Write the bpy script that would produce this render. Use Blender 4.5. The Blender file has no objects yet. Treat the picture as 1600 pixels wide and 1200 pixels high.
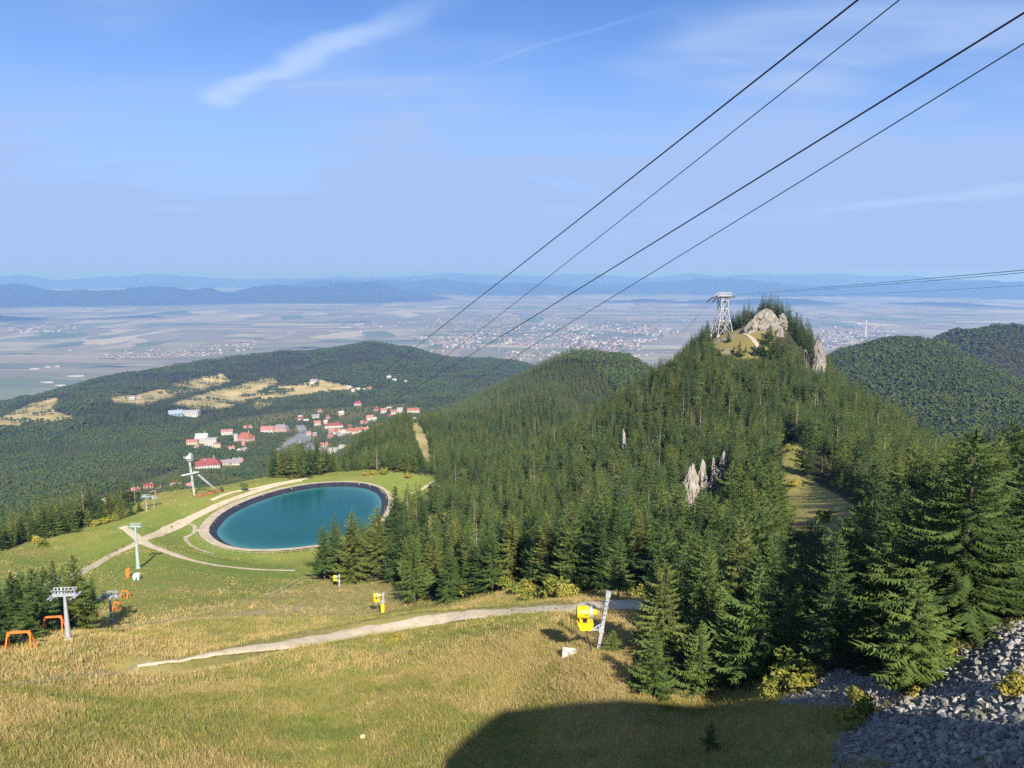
import bpy, bmesh, math, random
import numpy as np
from mathutils import Vector, Matrix

SC = bpy.context.scene
COL = SC.collection
rng = np.random.default_rng(7)
random.seed(7)

# ------------------------------------------------------------------ camera
F = 1203.0                      # focal length in pixels of a 1600 px wide picture
PITCH = math.radians(8.28)
cam_d = bpy.data.cameras.new('camera')
cam = bpy.data.objects.new('camera', cam_d)
COL.objects.link(cam)
cam_d.sensor_fit = 'HORIZONTAL'
cam_d.sensor_width = 36.0
cam_d.lens = 36.0 * F / 1600.0
cam_d.clip_start = 0.5
cam_d.clip_end = 300000.0
cam.location = (0, 0, 0)
cam.rotation_euler = (math.radians(90) - PITCH, 0, 0)
SC.camera = cam

# ------------------------------------------------------------------ sun, sky, exposure
SUN_EL = math.radians(33.8)
SUN_DIR = Vector((0.249, -0.9178, 0.6376)).normalized()       # towards the sun
sun_d = bpy.data.lights.new('sun', 'SUN')
sun_d.energy = 5.0
sun_d.angle = math.radians(0.5)
sun_d.color = (1.0, 0.93, 0.82)
sun = bpy.data.objects.new('sun', sun_d)
COL.objects.link(sun)
sun.rotation_euler = SUN_DIR.to_track_quat('Z', 'Y').to_euler()
sun.location = (200, -600, 350)

world = bpy.data.worlds.new('World')
SC.world = world
world.use_nodes = True
wn = world.node_tree
wn.nodes.clear()
def wnode(t, **kw):
    n = wn.nodes.new(t)
    for k, v in kw.items():
        setattr(n, k, v)
    return n
sky = wnode('ShaderNodeTexSky')
sky.sky_type = 'NISHITA'
sky.sun_disc = False
sky.sun_elevation = SUN_EL
sky.sun_rotation = math.atan2(SUN_DIR.x, SUN_DIR.y)
sky.altitude = 1500
sky.air_density = 1.0
sky.dust_density = 0.25
sky.ozone_density = 3.5
bg = wnode('ShaderNodeBackground')
bg.inputs['Strength'].default_value = 0.066
wout = wnode('ShaderNodeOutputWorld')
# thin cirrus veil and a few streaks, laid out on the dome by direction
tc = wnode('ShaderNodeTexCoord')
sep = wnode('ShaderNodeSeparateXYZ')
wn.links.new(tc.outputs['Generated'], sep.inputs[0])
def wmath(op, a, b=None, clamp=False):
    n = wnode('ShaderNodeMath', operation=op, use_clamp=clamp)
    for i, v in enumerate((a, b)):
        if v is None:
            continue
        if isinstance(v, (int, float)):
            n.inputs[i].default_value = v
        else:
            wn.links.new(v, n.inputs[i])
    return n.outputs[0]
zc = wmath('MAXIMUM', sep.outputs['Z'], 0.0)
den = wmath('ADD', zc, 0.16)
cu = wmath('DIVIDE', sep.outputs['X'], den)
cv = wmath('DIVIDE', sep.outputs['Y'], den)
comb = wnode('ShaderNodeCombineXYZ')
wn.links.new(cu, comb.inputs[0]); wn.links.new(cv, comb.inputs[1])
def wnoise(scale, detail, rough, dist, loc=(0, 0, 0), rot=0.0, sc=(1, 1, 1)):
    mp = wnode('ShaderNodeMapping')
    mp.inputs['Location'].default_value = loc
    mp.inputs['Rotation'].default_value = (0, 0, rot)
    mp.inputs['Scale'].default_value = sc
    wn.links.new(comb.outputs[0], mp.inputs[0])
    n = wnode('ShaderNodeTexNoise')
    n.inputs['Scale'].default_value = scale
    n.inputs['Detail'].default_value = detail
    n.inputs['Roughness'].default_value = rough
    n.inputs['Distortion'].default_value = dist
    wn.links.new(mp.outputs[0], n.inputs['Vector'])
    return n.outputs['Fac']
def wramp(v, a, b, lo=0.0, hi=1.0):
    n = wnode('ShaderNodeMapRange', interpolation_type='SMOOTHSTEP')
    n.inputs['From Min'].default_value = a; n.inputs['From Max'].default_value = b
    n.inputs['To Min'].default_value = lo; n.inputs['To Max'].default_value = hi
    wn.links.new(v, n.inputs['Value'])
    return n.outputs['Result']
veil = wramp(wnoise(0.75, 3, 0.5, 0.4, (5.3, 1.7, 0)), 0.42, 0.60)
fine = wnoise(1.6, 7, 0.6, 0.8, (0.4, 2.0, 0), 0.5, (0.6, 1.6, 1))
band = wramp(wnoise(0.9, 5, 0.55, 0.6, (2.2, 7.1, 0), 0.9, (0.35, 1.5, 1)), 0.42, 0.66)
veil = wmath('MAXIMUM', veil, wmath('MULTIPLY', band, 0.9))
veil = wmath('MULTIPLY', veil, wramp(fine, 0.3, 0.68, 0.30, 1.0))
# two long vapour-trail streaks: distance from a line on the cloud layer, feathered with noise
def streak(p, q, width, soft, amp, nz):
    px, py = p; qx, qy = q
    L = math.hypot(qx - px, qy - py)
    tx, ty = (qx - px) / L, (qy - py) / L
    nx, ny = -ty, tx
    d = wmath('ADD', wmath('ADD', wmath('MULTIPLY', cu, nx), wmath('MULTIPLY', cv, ny)), -(px * nx + py * ny))
    d = wmath('ADD', d, wmath('MULTIPLY', wmath('ADD', wnoise(3.5, 4, 0.6, 0.3), -0.5), nz))
    t = wmath('ADD', wmath('ADD', wmath('MULTIPLY', cu, tx), wmath('MULTIPLY', cv, ty)), -(px * tx + py * ty))
    a = wramp(wmath('ABSOLUTE', d), width, width + soft, 1.0, 0.0)
    b = wmath('MULTIPLY', wramp(t, -0.06, 0.04), wramp(t, L * 0.6, L * 1.15, 1.0, 0.0))
    return wmath('MULTIPLY', wmath('MULTIPLY', a, b), amp)
def sky_uv(u, v):
    dx, dz = (u - 800) / F, -(v - 600) / F
    x, y, z = dx, math.cos(PITCH) + dz * math.sin(PITCH), -math.sin(PITCH) + dz * math.cos(PITCH)
    l = math.sqrt(x * x + y * y + z * z)
    return x / l / (z / l + 0.16), y / l / (z / l + 0.16)
s1 = streak(sky_uv(322, 158), sky_uv(690, 2), 0.004, 0.085, 0.62, 0.16)
s2 = streak(sky_uv(735, 106), sky_uv(1060, 8), 0.001, 0.014, 0.13, 0.03)
s3 = streak(sky_uv(1600, 296), sky_uv(1260, 330), 0.01, 0.13, 0.32, 0.35)
low = wramp(sep.outputs['Z'], 0.01, 0.33, 1.0, 0.0)
veil = wmath('ADD', wmath('MULTIPLY', veil, 0.85), low, clamp=True)
veil = wmath('MULTIPLY', veil, 1.0, clamp=True)
cloud = wnode('ShaderNodeMixRGB', blend_type='MIX')
gain = wnode('ShaderNodeMixRGB', blend_type='MULTIPLY')
gain.inputs['Fac'].default_value = 1.0
gain.inputs['Color2'].default_value = (0.70, 0.86, 1.12, 1)
wn.links.new(sky.outputs[0], gain.inputs['Color1'])
wn.links.new(gain.outputs[0], cloud.inputs['Color1'])
cloud.inputs['Color2'].default_value = (2.78, 3.95, 6.5, 1)
wn.links.new(veil, cloud.inputs['Fac'])
trail = wnode('ShaderNodeMixRGB', blend_type='MIX')
wn.links.new(wmath('MAXIMUM', wmath('MAXIMUM', s1, s2), s3), trail.inputs['Fac'])
wn.links.new(cloud.outputs[0], trail.inputs['Color1'])
trail.inputs['Color2'].default_value = (4.0, 5.2, 7.5, 1)
wn.links.new(trail.outputs[0], bg.inputs['Color'])
wn.links.new(bg.outputs[0], wout.inputs['Surface'])

SC.view_settings.view_transform = 'Standard'
SC.view_settings.look = 'None'
SC.view_settings.exposure = 1.1
SC.view_settings.gamma = 1.0
SC.view_settings.use_curve_mapping = False
SC.render.engine = 'CYCLES'
cy = SC.cycles
cy.max_bounces = 6
cy.diffuse_bounces = 2
cy.glossy_bounces = 2
cy.transmission_bounces = 2
cy.volume_bounces = 2
cy.transparent_max_bounces = 8
cy.use_denoising = False
cy.sample_clamp_indirect = 4.0
cy.use_adaptive_sampling = True
cy.adaptive_threshold = 0.008
SC.render.filter_size = 1.15

# ------------------------------------------------------------------ small helpers
CP, SP = math.cos(PITCH), math.sin(PITCH)
def ray(u, v):
    dx, dz = (u - 800) / F, -(v - 600) / F
    return dx, CP + dz * SP, -SP + dz * CP
def at(u, v, dist):
    """point seen at pixel u,v at horizontal distance dist"""
    x, y, z = ray(u, v)
    k = dist / math.hypot(x, y)
    return Vector((x * k, y * k, z * k))
def project(P):
    P = np.asarray(P, dtype=float)
    fy = P[:, 1] * CP - P[:, 2] * SP
    up = P[:, 1] * SP + P[:, 2] * CP
    fy = np.where(fy > 0.01, fy, 0.01)
    return 800 + F * P[:, 0] / fy, 600 - F * up / fy, fy
def in_poly(u, v, poly):
    inside = np.zeros(u.shape, bool)
    n = len(poly)
    for i in range(n):
        x1, y1 = poly[i]; x2, y2 = poly[(i + 1) % n]
        if y1 == y2:
            continue
        c = ((y1 > v) != (y2 > v)) & (u < (x2 - x1) * (v - y1) / (y2 - y1) + x1)
        inside ^= c
    return inside
def smooth(a, b, x):
    t = np.clip((x - a) / (b - a), 0, 1)
    return t * t * (3 - 2 * t)
def hash2(ix, iy, s):
    h = np.sin(ix * 127.1 + iy * 311.7 + s * 74.7) * 43758.5453
    return h - np.floor(h)
def vnoise(x, y, s=0):
    ix, iy = np.floor(x), np.floor(y)
    fx, fy = x - ix, y - iy
    fx = fx * fx * (3 - 2 * fx); fy = fy * fy * (3 - 2 * fy)
    a = hash2(ix, iy, s); b = hash2(ix + 1, iy, s); c = hash2(ix, iy + 1, s); d = hash2(ix + 1, iy + 1, s)
    return (a + (b - a) * fx) * (1 - fy) + (c + (d - c) * fx) * fy - 0.5
def fbm(x, y, o=4, s=0):
    t = 0; a = 1.0
    for k in range(o):
        t = t + a * vnoise(x * 2 ** k, y * 2 ** k, s + k); a *= 0.5
    return t

def tag(o, label=None, cat=None, group=None, kind=None):
    if label: o['label'] = label
    if cat: o['category'] = cat
    if group: o['group'] = group
    if kind: o['kind'] = kind
    return o
def mesh_np(name, V, faces, mats=(), mi=None, smooth_shade=False):
    """faces: list of int arrays (n,3)/(n,4) or list of tuples"""
    me = bpy.data.meshes.new(name)
    V = np.asarray(V, dtype=np.float32)
    if isinstance(faces, np.ndarray):
        faces = [faces]
    if len(faces) and isinstance(faces[0], np.ndarray):
        loops = np.concatenate([f.ravel() for f in faces]).astype(np.int32)
        tot = np.concatenate([np.full(len(f), f.shape[1], np.int32) for f in faces])
        me.vertices.add(len(V)); me.vertices.foreach_set('co', V.ravel())
        me.loops.add(len(loops)); me.loops.foreach_set('vertex_index', loops)
        me.polygons.add(len(tot))
        st = np.concatenate([[0], np.cumsum(tot)[:-1]]).astype(np.int32)
        me.polygons.foreach_set('loop_start', st)
        me.polygons.foreach_set('loop_total', tot)
        me.update(calc_edges=True)
    else:
        me.from_pydata([tuple(map(float, v)) for v in V], [], [tuple(map(int, f)) for f in faces])
    for m in mats:
        me.materials.append(m)
    if mi is not None:
        me.polygons.foreach_set('material_index', np.asarray(mi, np.int32))
    if smooth_shade:
        me.polygons.foreach_set('use_smooth', np.ones(len(me.polygons), bool))
    me.validate(verbose=False)
    me.update()
    return me
def link(name, me, parent=None, loc=None):
    o = bpy.data.objects.new(name, me)
    COL.objects.link(o)
    if parent is not None: o.parent = parent
    if loc is not None: o.location = loc
    return o
def empty(name, loc, rz=0.0, label=None, cat=None, group=None):
    o = bpy.data.objects.new(name, None)
    COL.objects.link(o)
    o.empty_display_size = 0.5
    o.location = loc; o.rotation_euler = (0, 0, rz)
    return tag(o, label, cat, group)
class MB:
    """collects boxes, bars and lathes and links them as one mesh"""
    def __init__(s): s.v = []; s.f = []
    def add(s, V, Fc):
        n = len(s.v); s.v += [tuple(p) for p in V]; s.f += [tuple(i + n for i in f) for f in Fc]; return s
    def box(s, c, d, rz=0.0):
        x, y, z = c; a, b, h = d[0] / 2, d[1] / 2, d[2] / 2
        cr, sr = math.cos(rz), math.sin(rz)
        V = []
        for k in (-h, h):
            for i, j in ((-a, -b), (a, -b), (a, b), (-a, b)):
                V.append((x + i * cr - j * sr, y + i * sr + j * cr, z + k))
        return s.add(V, [(3, 2, 1, 0), (4, 5, 6, 7), (0, 1, 5, 4), (1, 2, 6, 5), (2, 3, 7, 6), (3, 0, 4, 7)])
    def bar(s, p, q, r0, r1=None, n=8, caps=True):
        p = Vector(p); q = Vector(q); r1 = r0 if r1 is None else r1
        d = (q - p).normalized()
        a = d.orthogonal().normalized(); b = d.cross(a)
        V = []
        for c, r in ((p, r0), (q, r1)):
            for k in range(n):
                t = 2 * math.pi * (k + 0.5) / n
                V.append(c + (a * math.cos(t) + b * math.sin(t)) * r)
        Fc = [(k, (k + 1) % n, n + (k + 1) % n, n + k) for k in range(n)]
        if caps: Fc += [tuple(range(n))[::-1], tuple(range(n, 2 * n))]
        return s.add(V, Fc)
    def beam(s, p, q, w, h):
        """rectangular bar, h measured towards up"""
        p = Vector(p); q = Vector(q); d = (q - p).normalized()
        up = Vector((0, 0, 1)) if abs(d.z) < 0.95 else Vector((0, 1, 0))
        a = d.cross(up).normalized() * (w / 2); b = a.cross(d).normalized() * (h / 2)
        V = [c + i * a + j * b for c in (p, q) for i, j in ((-1, -1), (1, -1), (1, 1), (-1, 1))]
        return s.add(V, [(0, 1, 2, 3), (7, 6, 5, 4), (0, 4, 5, 1), (1, 5, 6, 2), (2, 6, 7, 3), (3, 7, 4, 0)])
    def lathe(s, prof, c=(0, 0, 0), n=14, axis='z'):
        V = []
        for r, h in prof:
            for k in range(n):
                t = 2 * math.pi * k / n
                a, b = r * math.cos(t), r * math.sin(t)
                if axis == 'z': V.append((c[0] + a, c[1] + b, c[2] + h))
                elif axis == 'x': V.append((c[0] + h, c[1] + a, c[2] + b))
                else: V.append((c[0] + a, c[1] + h, c[2] + b))
        m = len(prof)
        Fc = [(i * n + k, i * n + (k + 1) % n, (i + 1) * n + (k + 1) % n, (i + 1) * n + k) for i in range(m - 1) for k in range(n)]
        Fc += [tuple(range(n))[::-1], tuple(range((m - 1) * n, m * n))]
        return s.add(V, Fc)
    def mesh(s, name, mat):
        me = bpy.data.meshes.new(name)
        me.from_pydata(s.v, [], s.f)
        me.materials.append(mat)
        bm = bmesh.new(); bm.from_mesh(me)
        bmesh.ops.recalc_face_normals(bm, faces=bm.faces)
        bm.to_mesh(me); bm.free()
        return me
    def build(s, name, mat, parent=None, loc=None):
        return link(name, s.mesh(name, mat), parent, loc)

# ------------------------------------------------------------------ materials
class M:
    def __init__(s, name, rough=0.9, spec=0.2):
        s.m = bpy.data.materials.new(name); s.m.use_nodes = True
        s.t = s.m.node_tree; s.n = s.t.nodes
        s.b = s.n['Principled BSDF']
        s.b.inputs['Roughness'].default_value = rough
        s.b.inputs['Specular IOR Level'].default_value = spec
        s._pos = None
    def new(s, t, **kw):
        n = s.n.new(t)
        for k, v in kw.items(): setattr(n, k, v)
        return n
    def ln(s, a, b): s.t.links.new(a, b)
    def pos(s):
        if s._pos is None:
            s._pos = s.new('ShaderNodeNewGeometry').outputs['Position']
        return s._pos
    def noise(s, scale, detail=4, rough=0.55, sc=(1, 1, 1), vec=None, dist=0.0, rot=0.0):
        mp = s.new('ShaderNodeMapping'); mp.inputs['Scale'].default_value = sc
        mp.inputs['Rotation'].default_value = (0, 0, rot)
        s.ln(vec or s.pos(), mp.inputs[0])
        n = s.new('ShaderNodeTexNoise')
        n.inputs['Scale'].default_value = scale; n.inputs['Detail'].default_value = detail
        n.inputs['Roughness'].default_value = rough; n.inputs['Distortion'].default_value = dist
        s.ln(mp.outputs[0], n.inputs['Vector'])
        return n.outputs['Fac']
    def rampv(s, v, a, b, lo=0.0, hi=1.0):
        n = s.new('ShaderNodeMapRange', interpolation_type='SMOOTHSTEP')
        n.inputs['From Min'].default_value = a; n.inputs['From Max'].default_value = b
        n.inputs['To Min'].default_value = lo; n.inputs['To Max'].default_value = hi
        s.ln(v, n.inputs['Value'])
        return n.outputs['Result']
    def mix(s, fac, a, b, mode='MIX'):
        n = s.new('ShaderNodeMixRGB', blend_type=mode)
        for sock, v in ((n.inputs[0], fac), (n.inputs[1], a), (n.inputs[2], b)):
            if isinstance(v, (int, float)): sock.default_value = v
            elif isinstance(v, tuple): sock.default_value = (*v, 1)
            else: s.ln(v, sock)
        return n.outputs[0]
    def ramp(s, v, stops):
        n = s.new('ShaderNodeValToRGB'); e = n.color_ramp.elements
        while len(e) > 1: e.remove(e[-1])
        e[0].position = stops[0][0]; e[0].color = (*stops[0][1], 1)
        for p, c in stops[1:]:
            k = e.new(p); k.color = (*c, 1)
        s.ln(v, n.inputs[0]); return n.outputs[0]
    def attr(s, name):
        return s.new('ShaderNodeAttribute', attribute_name=name).outputs['Fac']
    def math(s, op, a, b=None, clamp=False):
        n = s.new('ShaderNodeMath', operation=op, use_clamp=clamp)
        for i, v in enumerate((a, b)):
            if v is None: continue
            if isinstance(v, (int, float)): n.inputs[i].default_value = v
            else: s.ln(v, n.inputs[i])
        return n.outputs[0]
    def col(s, c):
        if isinstance(c, tuple): s.b.inputs['Base Color'].default_value = (*c, 1)
        else: s.ln(c, s.b.inputs['Base Color'])
        return s
    def bump(s, h, strength, dist):
        n = s.new('ShaderNodeBump'); n.inputs['Strength'].default_value = strength
        n.inputs['Distance'].default_value = dist
        s.ln(h, n.inputs['Height']); s.ln(n.outputs[0], s.b.inputs['Normal']); return s
def simple(name, c, rough=0.7, var=0.12, scale=1.5, metal=0.0, spec=0.3):
    m = M(name, rough, spec)
    k = m.noise(scale, 4)
    lo = tuple(x * (1 - var) for x in c); hi = tuple(min(1, x * (1 + var)) for x in c)
    m.col(m.ramp(k, [(0.3, lo), (0.7, hi)]))
    m.b.inputs['Metallic'].default_value = metal
    return m.m
# ------------------------------------------------------------------ the lie of the land
# heights are interpolated (thin plate, in bearing and log distance) through surveyed points
VIS = [  # (u, v, horizontal distance) of points of the ground seen in the picture
 (-200,1500,42),(400,1500,38),(800,1500,34),(1200,1500,31),(1800,1500,24),
 (-200,2200,16),(400,2200,15),(800,2200,15),(1200,2200,14),(1800,2200,12),
 (-100,1200,62),(300,1200,60),(700,1200,54),(1000,1200,48),(1300,1200,45),(1650,1200,41),
 (-100,1100,95),(200,1100,93),(500,1100,88),(800,1100,79),(1100,1100,69),(1350,1100,57),(1650,1100,50),
 (107,1000,165),(-100,1040,140),(500,1030,122),(800,1020,96),(935,1015,86),(1100,1030,82),(1300,1020,68),(1500,1030,61),(1650,1000,60),
 (1030,945,135),(900,950,150),(770,958,175),(640,976,180),(500,998,165),(400,1012,155),(300,1028,148),(220,1037,142),
 (596,955,222),(528,905,330),(450,930,270),(300,960,225),(175,977,232),(50,1010,165),(-50,1015,160),(215,888,345),(100,920,300),
 (420,866,400),(650,945,230),(700,935,235),(825,912,215),(965,925,172),
 (0,860,440),(100,832,475),(200,795,540),(240,775,570),(400,752,600),(540,738,610),(680,748,560),(0,930,300),(120,870,420),(-150,880,430),
 (480,740,640),(560,705,950),(640,660,1150),(700,665,1150),(620,730,650),
 (0,740,2050),(0,790,1600),(0,690,2600),(0,660,3000),(60,640,3300),(200,760,1750),(200,700,2350),(330,740,1850),(400,700,2200),
 (480,700,2250),(500,660,2600),(600,640,2800),(640,640,2700),(150,640,3000),(300,640,3100),(450,612,3600),(350,602,3850),(560,606,3500),(300,625,3350),
 (60,622,3800),(215,590,4300),(340,565,4500),(420,555,4600),(500,550,4700),(590,540,4800),(650,553,4700),(760,567,4500),(830,580,4300),(0,640,3600),
 (700,600,3700),(640,620,3300),(760,605,3400),(720,630,2900),(700,585,4200),
 (-150,640,3500),(-200,700,2500),(-300,760,1800),
 (900,560,1750),(960,567,1700),(860,572,1720),(830,588,1650),(760,633,1400),(720,655,1250),(1000,580,1650),(800,655,1150),(850,628,1250),(900,605,1400),(700,705,880),
 (700,785,560),(760,760,600),(800,735,640),(900,680,720),(1000,612,780),(1060,570,820),(1085,548,830),(1125,523,840),(1160,512,850),(1185,499,855),(1207,490,860),(1240,520,850),(1265,545,830),(1285,590,800),(1340,630,720),(1400,675,640),(1460,735,500),(1520,775,400),
 (1125,590,690),(1190,580,720),(1100,650,600),(1000,700,560),(900,760,480),(800,800,430),(700,830,390),(1080,790,400),(1100,740,460),(1200,620,640),(1200,700,500),
 (1240,700,430),(1230,790,310),(1340,830,225),(1270,760,360),(1300,700,450),(1380,750,340),(900,870,290),(1000,860,280),(1100,860,260),(1100,930,165),(1200,900,190),(1200,960,120),
 (1300,920,140),(1400,900,125),(1400,960,88),(1500,850,140),(1500,950,72),(1600,850,130),(1650,920,84),(1600,780,260),(1300,960,100),(1800,850,125),(1800,950,74),
 (1410,533,2100),(1300,558,2000),(1350,545,2050),(1440,537,2130),(1480,551,2150),(1540,580,2000),(1600,608,1950),(1700,640,1850),(1400,600,1750),(1500,650,1550),(1600,715,1350),(1320,590,1800),
 (1480,525,3000),(1520,520,3000),(1555,519,2950),(1590,532,2900),(1650,545,2900),(1800,600,2500),
]
HID = [  # (u, distance, height) of ground hidden behind crests
 (-300,800,-300),(-100,800,-305),(100,800,-310),(250,800,-305),(400,820,-300),(480,820,-270),(-300,1200,-380),(0,1200,-380),(100,1200,-390),(300,1200,-380),(450,1200,-360),(420,1600,-430),
 (700,700,-180),(770,850,-225),(830,900,-235),(900,1000,-250),(1000,1100,-250),(1125,1150,-260),(1205,1200,-280),(1300,1150,-290),(1400,1050,-290),(1500,850,-245),(1600,700,-215),
 (760,2600,-490),(900,2500,-480),(1000,2500,-480),(1100,2500,-480),(1200,2600,-450),(1100,1700,-300),(1200,1700,-310),(1530,2500,-400),(1650,2450,-400),
 (1300,3600,-620),(1410,3600,-640),(1520,4300,-700),(1700,4300,-700),(850,3600,-600),(1000,3600,-620),(1150,3700,-640),(1000,4800,-780),(1200,5000,-820),(1500,5300,-860),(1700,5300,-860),
 (-300,4300,-640),(0,4700,-700),(60,5200,-760),(215,5600,-800),
]
for uu in range(-400, 2001, 240):
    HID += [(uu, 6600, -930), (uu, 8500, -950), (uu, 12000, -950), (uu, 20000, -950)]
def dmap(r):
    """survey distances, pulled in a little on the near slopes"""
    L = math.log
    return r * float(np.interp(L(r), [L(75), L(150), L(900), L(2000)], [1.0, 0.78, 0.78, 1.0]))
pts = []
for u, v, d in VIS:
    d = dmap(d)
    x, y, z = ray(u, v); h = math.hypot(x, y)
    pts.append((math.atan2(x, y), math.log(d), z / h))
for u, d, z in HID:
    z *= dmap(d) / d; d = dmap(d)
    x, y, _ = ray(u, 650)
    pts.append((math.atan2(x, y), math.log(d), z / d))
pts = np.array(pts)
KA, KB = 2.6, 1.0
def tps_k(r2):
    return np.where(r2 > 1e-12, r2 * np.log(np.maximum(r2, 1e-12)), 0.0)
_A = np.stack([pts[:, 0] * KA, pts[:, 1] * KB], 1)
_n = len(_A)
_d2 = ((_A[:, None, :] - _A[None, :, :]) ** 2).sum(-1)
_L = np.zeros((_n + 3, _n + 3))
_L[:_n, :_n] = tps_k(_d2) + np.eye(_n) * 3e-4
_L[:_n, _n] = 1; _L[:_n, _n + 1:] = _A
_L[_n:, :_n] = _L[:_n, _n:].T
_w = np.linalg.solve(_L, np.concatenate([pts[:, 2], [0, 0, 0]]))
AZ_LIM = math.radians(44)
def tps(az, lr):
    out = np.empty(az.shape)
    B = np.stack([az * KA, lr * KB], 1)
    for i in range(0, len(B), 20000):
        b = B[i:i + 20000]
        d2 = ((b[:, None, :] - _A[None]) ** 2).sum(-1)
        out[i:i + 20000] = tps_k(d2) @ _w[:_n] + _w[_n] + b @ _w[_n + 1:]
    return out

# water line and rim of the reservoir, from the outline in the picture on its level plane
POND_Z = -114.0
def on_plane(u, v, z):
    x, y, zz = ray(u, v); k = z / zz
    return (x * k, y * k)
def closed_spline(P, n):
    P = np.array(P); m = len(P); out = []
    for i in range(m):
        p0, p1, p2, p3 = P[i - 1], P[i], P[(i + 1) % m], P[(i + 2) % m]
        for k in range(n):
            t = k / n
            out.append(0.5 * ((2 * p1) + (-p0 + p2) * t + (2 * p0 - 5 * p1 + 4 * p2 - p3) * t * t + (-p0 + 3 * p1 - 3 * p2 + p3) * t ** 3))
    return np.array(out)
WATER_PX = [(340,835),(344,822),(360,806),(392,789),(435,774),(482,764),(530,760.5),(567,763),(590,773),(596,790),(586,812),(560,834),(516,848),(468,856),(422,859),(386,857.5),(357,850)]
WATER = closed_spline([on_plane(u, v, POND_Z) for u, v in WATER_PX], 8)
PC = WATER.mean(0)
def offset_ring(R, d):
    t = np.roll(R, -1, 0) - np.roll(R, 1, 0)
    t /= np.linalg.norm(t, axis=1)[:, None]
    n = np.stack([t[:, 1], -t[:, 0]], 1)
    if ((R + n - PC) ** 2).sum() < ((R - PC) ** 2).sum(): n = -n
    Q = R + n * d
    return Q
LINER_UP = 1.5                       # height of the liner above the water
RIM = offset_ring(WATER, 3.4)        # top of the liner
PATHO = offset_ring(WATER, 8.5)     # outer edge of the gravel path round it
def ring_dist(x, y, R):
    """signed distance to a closed ring, negative inside"""
    best = np.full(x.shape, 1e18)
    for i in range(len(R)):
        a = R[i]; b = R[(i + 1) % len(R)]
        ab = b - a
        t = np.clip(((x - a[0]) * ab[0] + (y - a[1]) * ab[1]) / (ab @ ab), 0, 1)
        d = (x - a[0] - t * ab[0]) ** 2 + (y - a[1] - t * ab[1]) ** 2
        best = np.minimum(best, d)
    ins = in_poly(x, y, [tuple(p) for p in R])
    return np.where(ins, -1, 1) * np.sqrt(best)

PLAIN_Z = -950.0
def ground_z(x, y):
    """height of the ground at arrays x, y"""
    x = np.atleast_1d(np.asarray(x, float)); y = np.atleast_1d(np.asarray(y, float))
    r = np.maximum(np.hypot(x, y), 4.0)
    az = np.arctan2(x, y)
    w = smooth(AZ_LIM, math.pi, np.abs(az))
    azc = np.where(np.abs(az) > AZ_LIM, np.sign(az) * AZ_LIM * (1 - w), az)
    lr = np.log(np.clip(r, 11.0, 21000.0))
    q = tps(azc, lr)
    z = q * np.clip(r, 11.0, 21000.0)
    # relief too small for the survey points
    amp = np.clip(r, 0, 5000) * 0.010 * smooth(500, 1500, r) * (1 - smooth(5200, 6500, r))
    z = z + amp * fbm(x / 420.0, y / 420.0, 4, 3) + 0.5 * smooth(40, 120, r) * fbm(x / 22.0, y / 22.0, 3, 9)
    z = z + 0.25 * fbm(x / 3.1, y / 3.1, 2, 5) * (1 - smooth(150, 300, r))
    # the plain and the ranges beyond it
    far = smooth(5600, 7200, r)
    zp = np.full(r.shape, PLAIN_Z)
    def ridge(b0, b1, r0, wd, h, seed, f):
        a = np.degrees(az)
        m = smooth(b0 - 5, b0 + 4, a) * (1 - smooth(b1 - 4, b1 + 5, a))
        prof = np.exp(-((r - r0 - 1800 * fbm(a / 9.0, a * 0, 3, seed + 5)) / wd) ** 2)
        return m * prof * h * np.clip(0.75 + f * fbm(a / 5.0, r / 6000.0, 5, seed), 0, 2)
    zp = zp + ridge(-70, -8, 27000, 2500, 640, 1, 0.9)
    zp = zp + ridge(-70, -26, 17500, 900, 130, 11, 1.0)
    zp = zp + ridge(-16, 70, 36000, 3200, 560, 21, 0.9)
    zp = zp + ridge(6, 70, 24000, 900, 120, 31, 1.2)
    zp = zp + ridge(-60, 70, 56000, 5000, 850, 41, 0.8)
    z = z * (1 - far) + zp * far
    # level shelf for the reservoir
    near = (np.abs(x - PC[0]) < 160) & (np.abs(y - PC[1]) < 200)
    if near.any():
        d = ring_dist(x[near], y[near], RIM)
        zz = z[near]
        top = POND_Z + LINER_UP - 0.12
        k = 1 - smooth(6, 30, d)
        zz = zz * (1 - k) + top * k
        zz = np.where(d < -1.0, POND_Z - 3.0, zz)
        z[near] = zz
    return z
BENCH = []
_ground_raw = ground_z
def ground_z(x, y):
    z = _ground_raw(x, y)
    x = np.atleast_1d(np.asarray(x, float)); y = np.atleast_1d(np.asarray(y, float))
    for C, zc, hw in BENCH:
        n = np.nonzero((x > C[:, 0].min() - 14) & (x < C[:, 0].max() + 14) & (y > C[:, 1].min() - 14) & (y < C[:, 1].max() + 14))[0]
        for i in range(0, len(n), 20000):
            m = n[i:i + 20000]
            d2 = (x[m][:, None] - C[None, :, 0]) ** 2 + (y[m][:, None] - C[None, :, 1]) ** 2
            j = d2.argmin(1); d = np.sqrt(d2[np.arange(len(m)), j])
            k = 1 - smooth(hw, hw + 5.0, d)
            z[m] = z[m] * (1 - k) + zc[j] * k
    return z
def gz(x, y): return float(ground_z([x], [y])[0])
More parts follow.
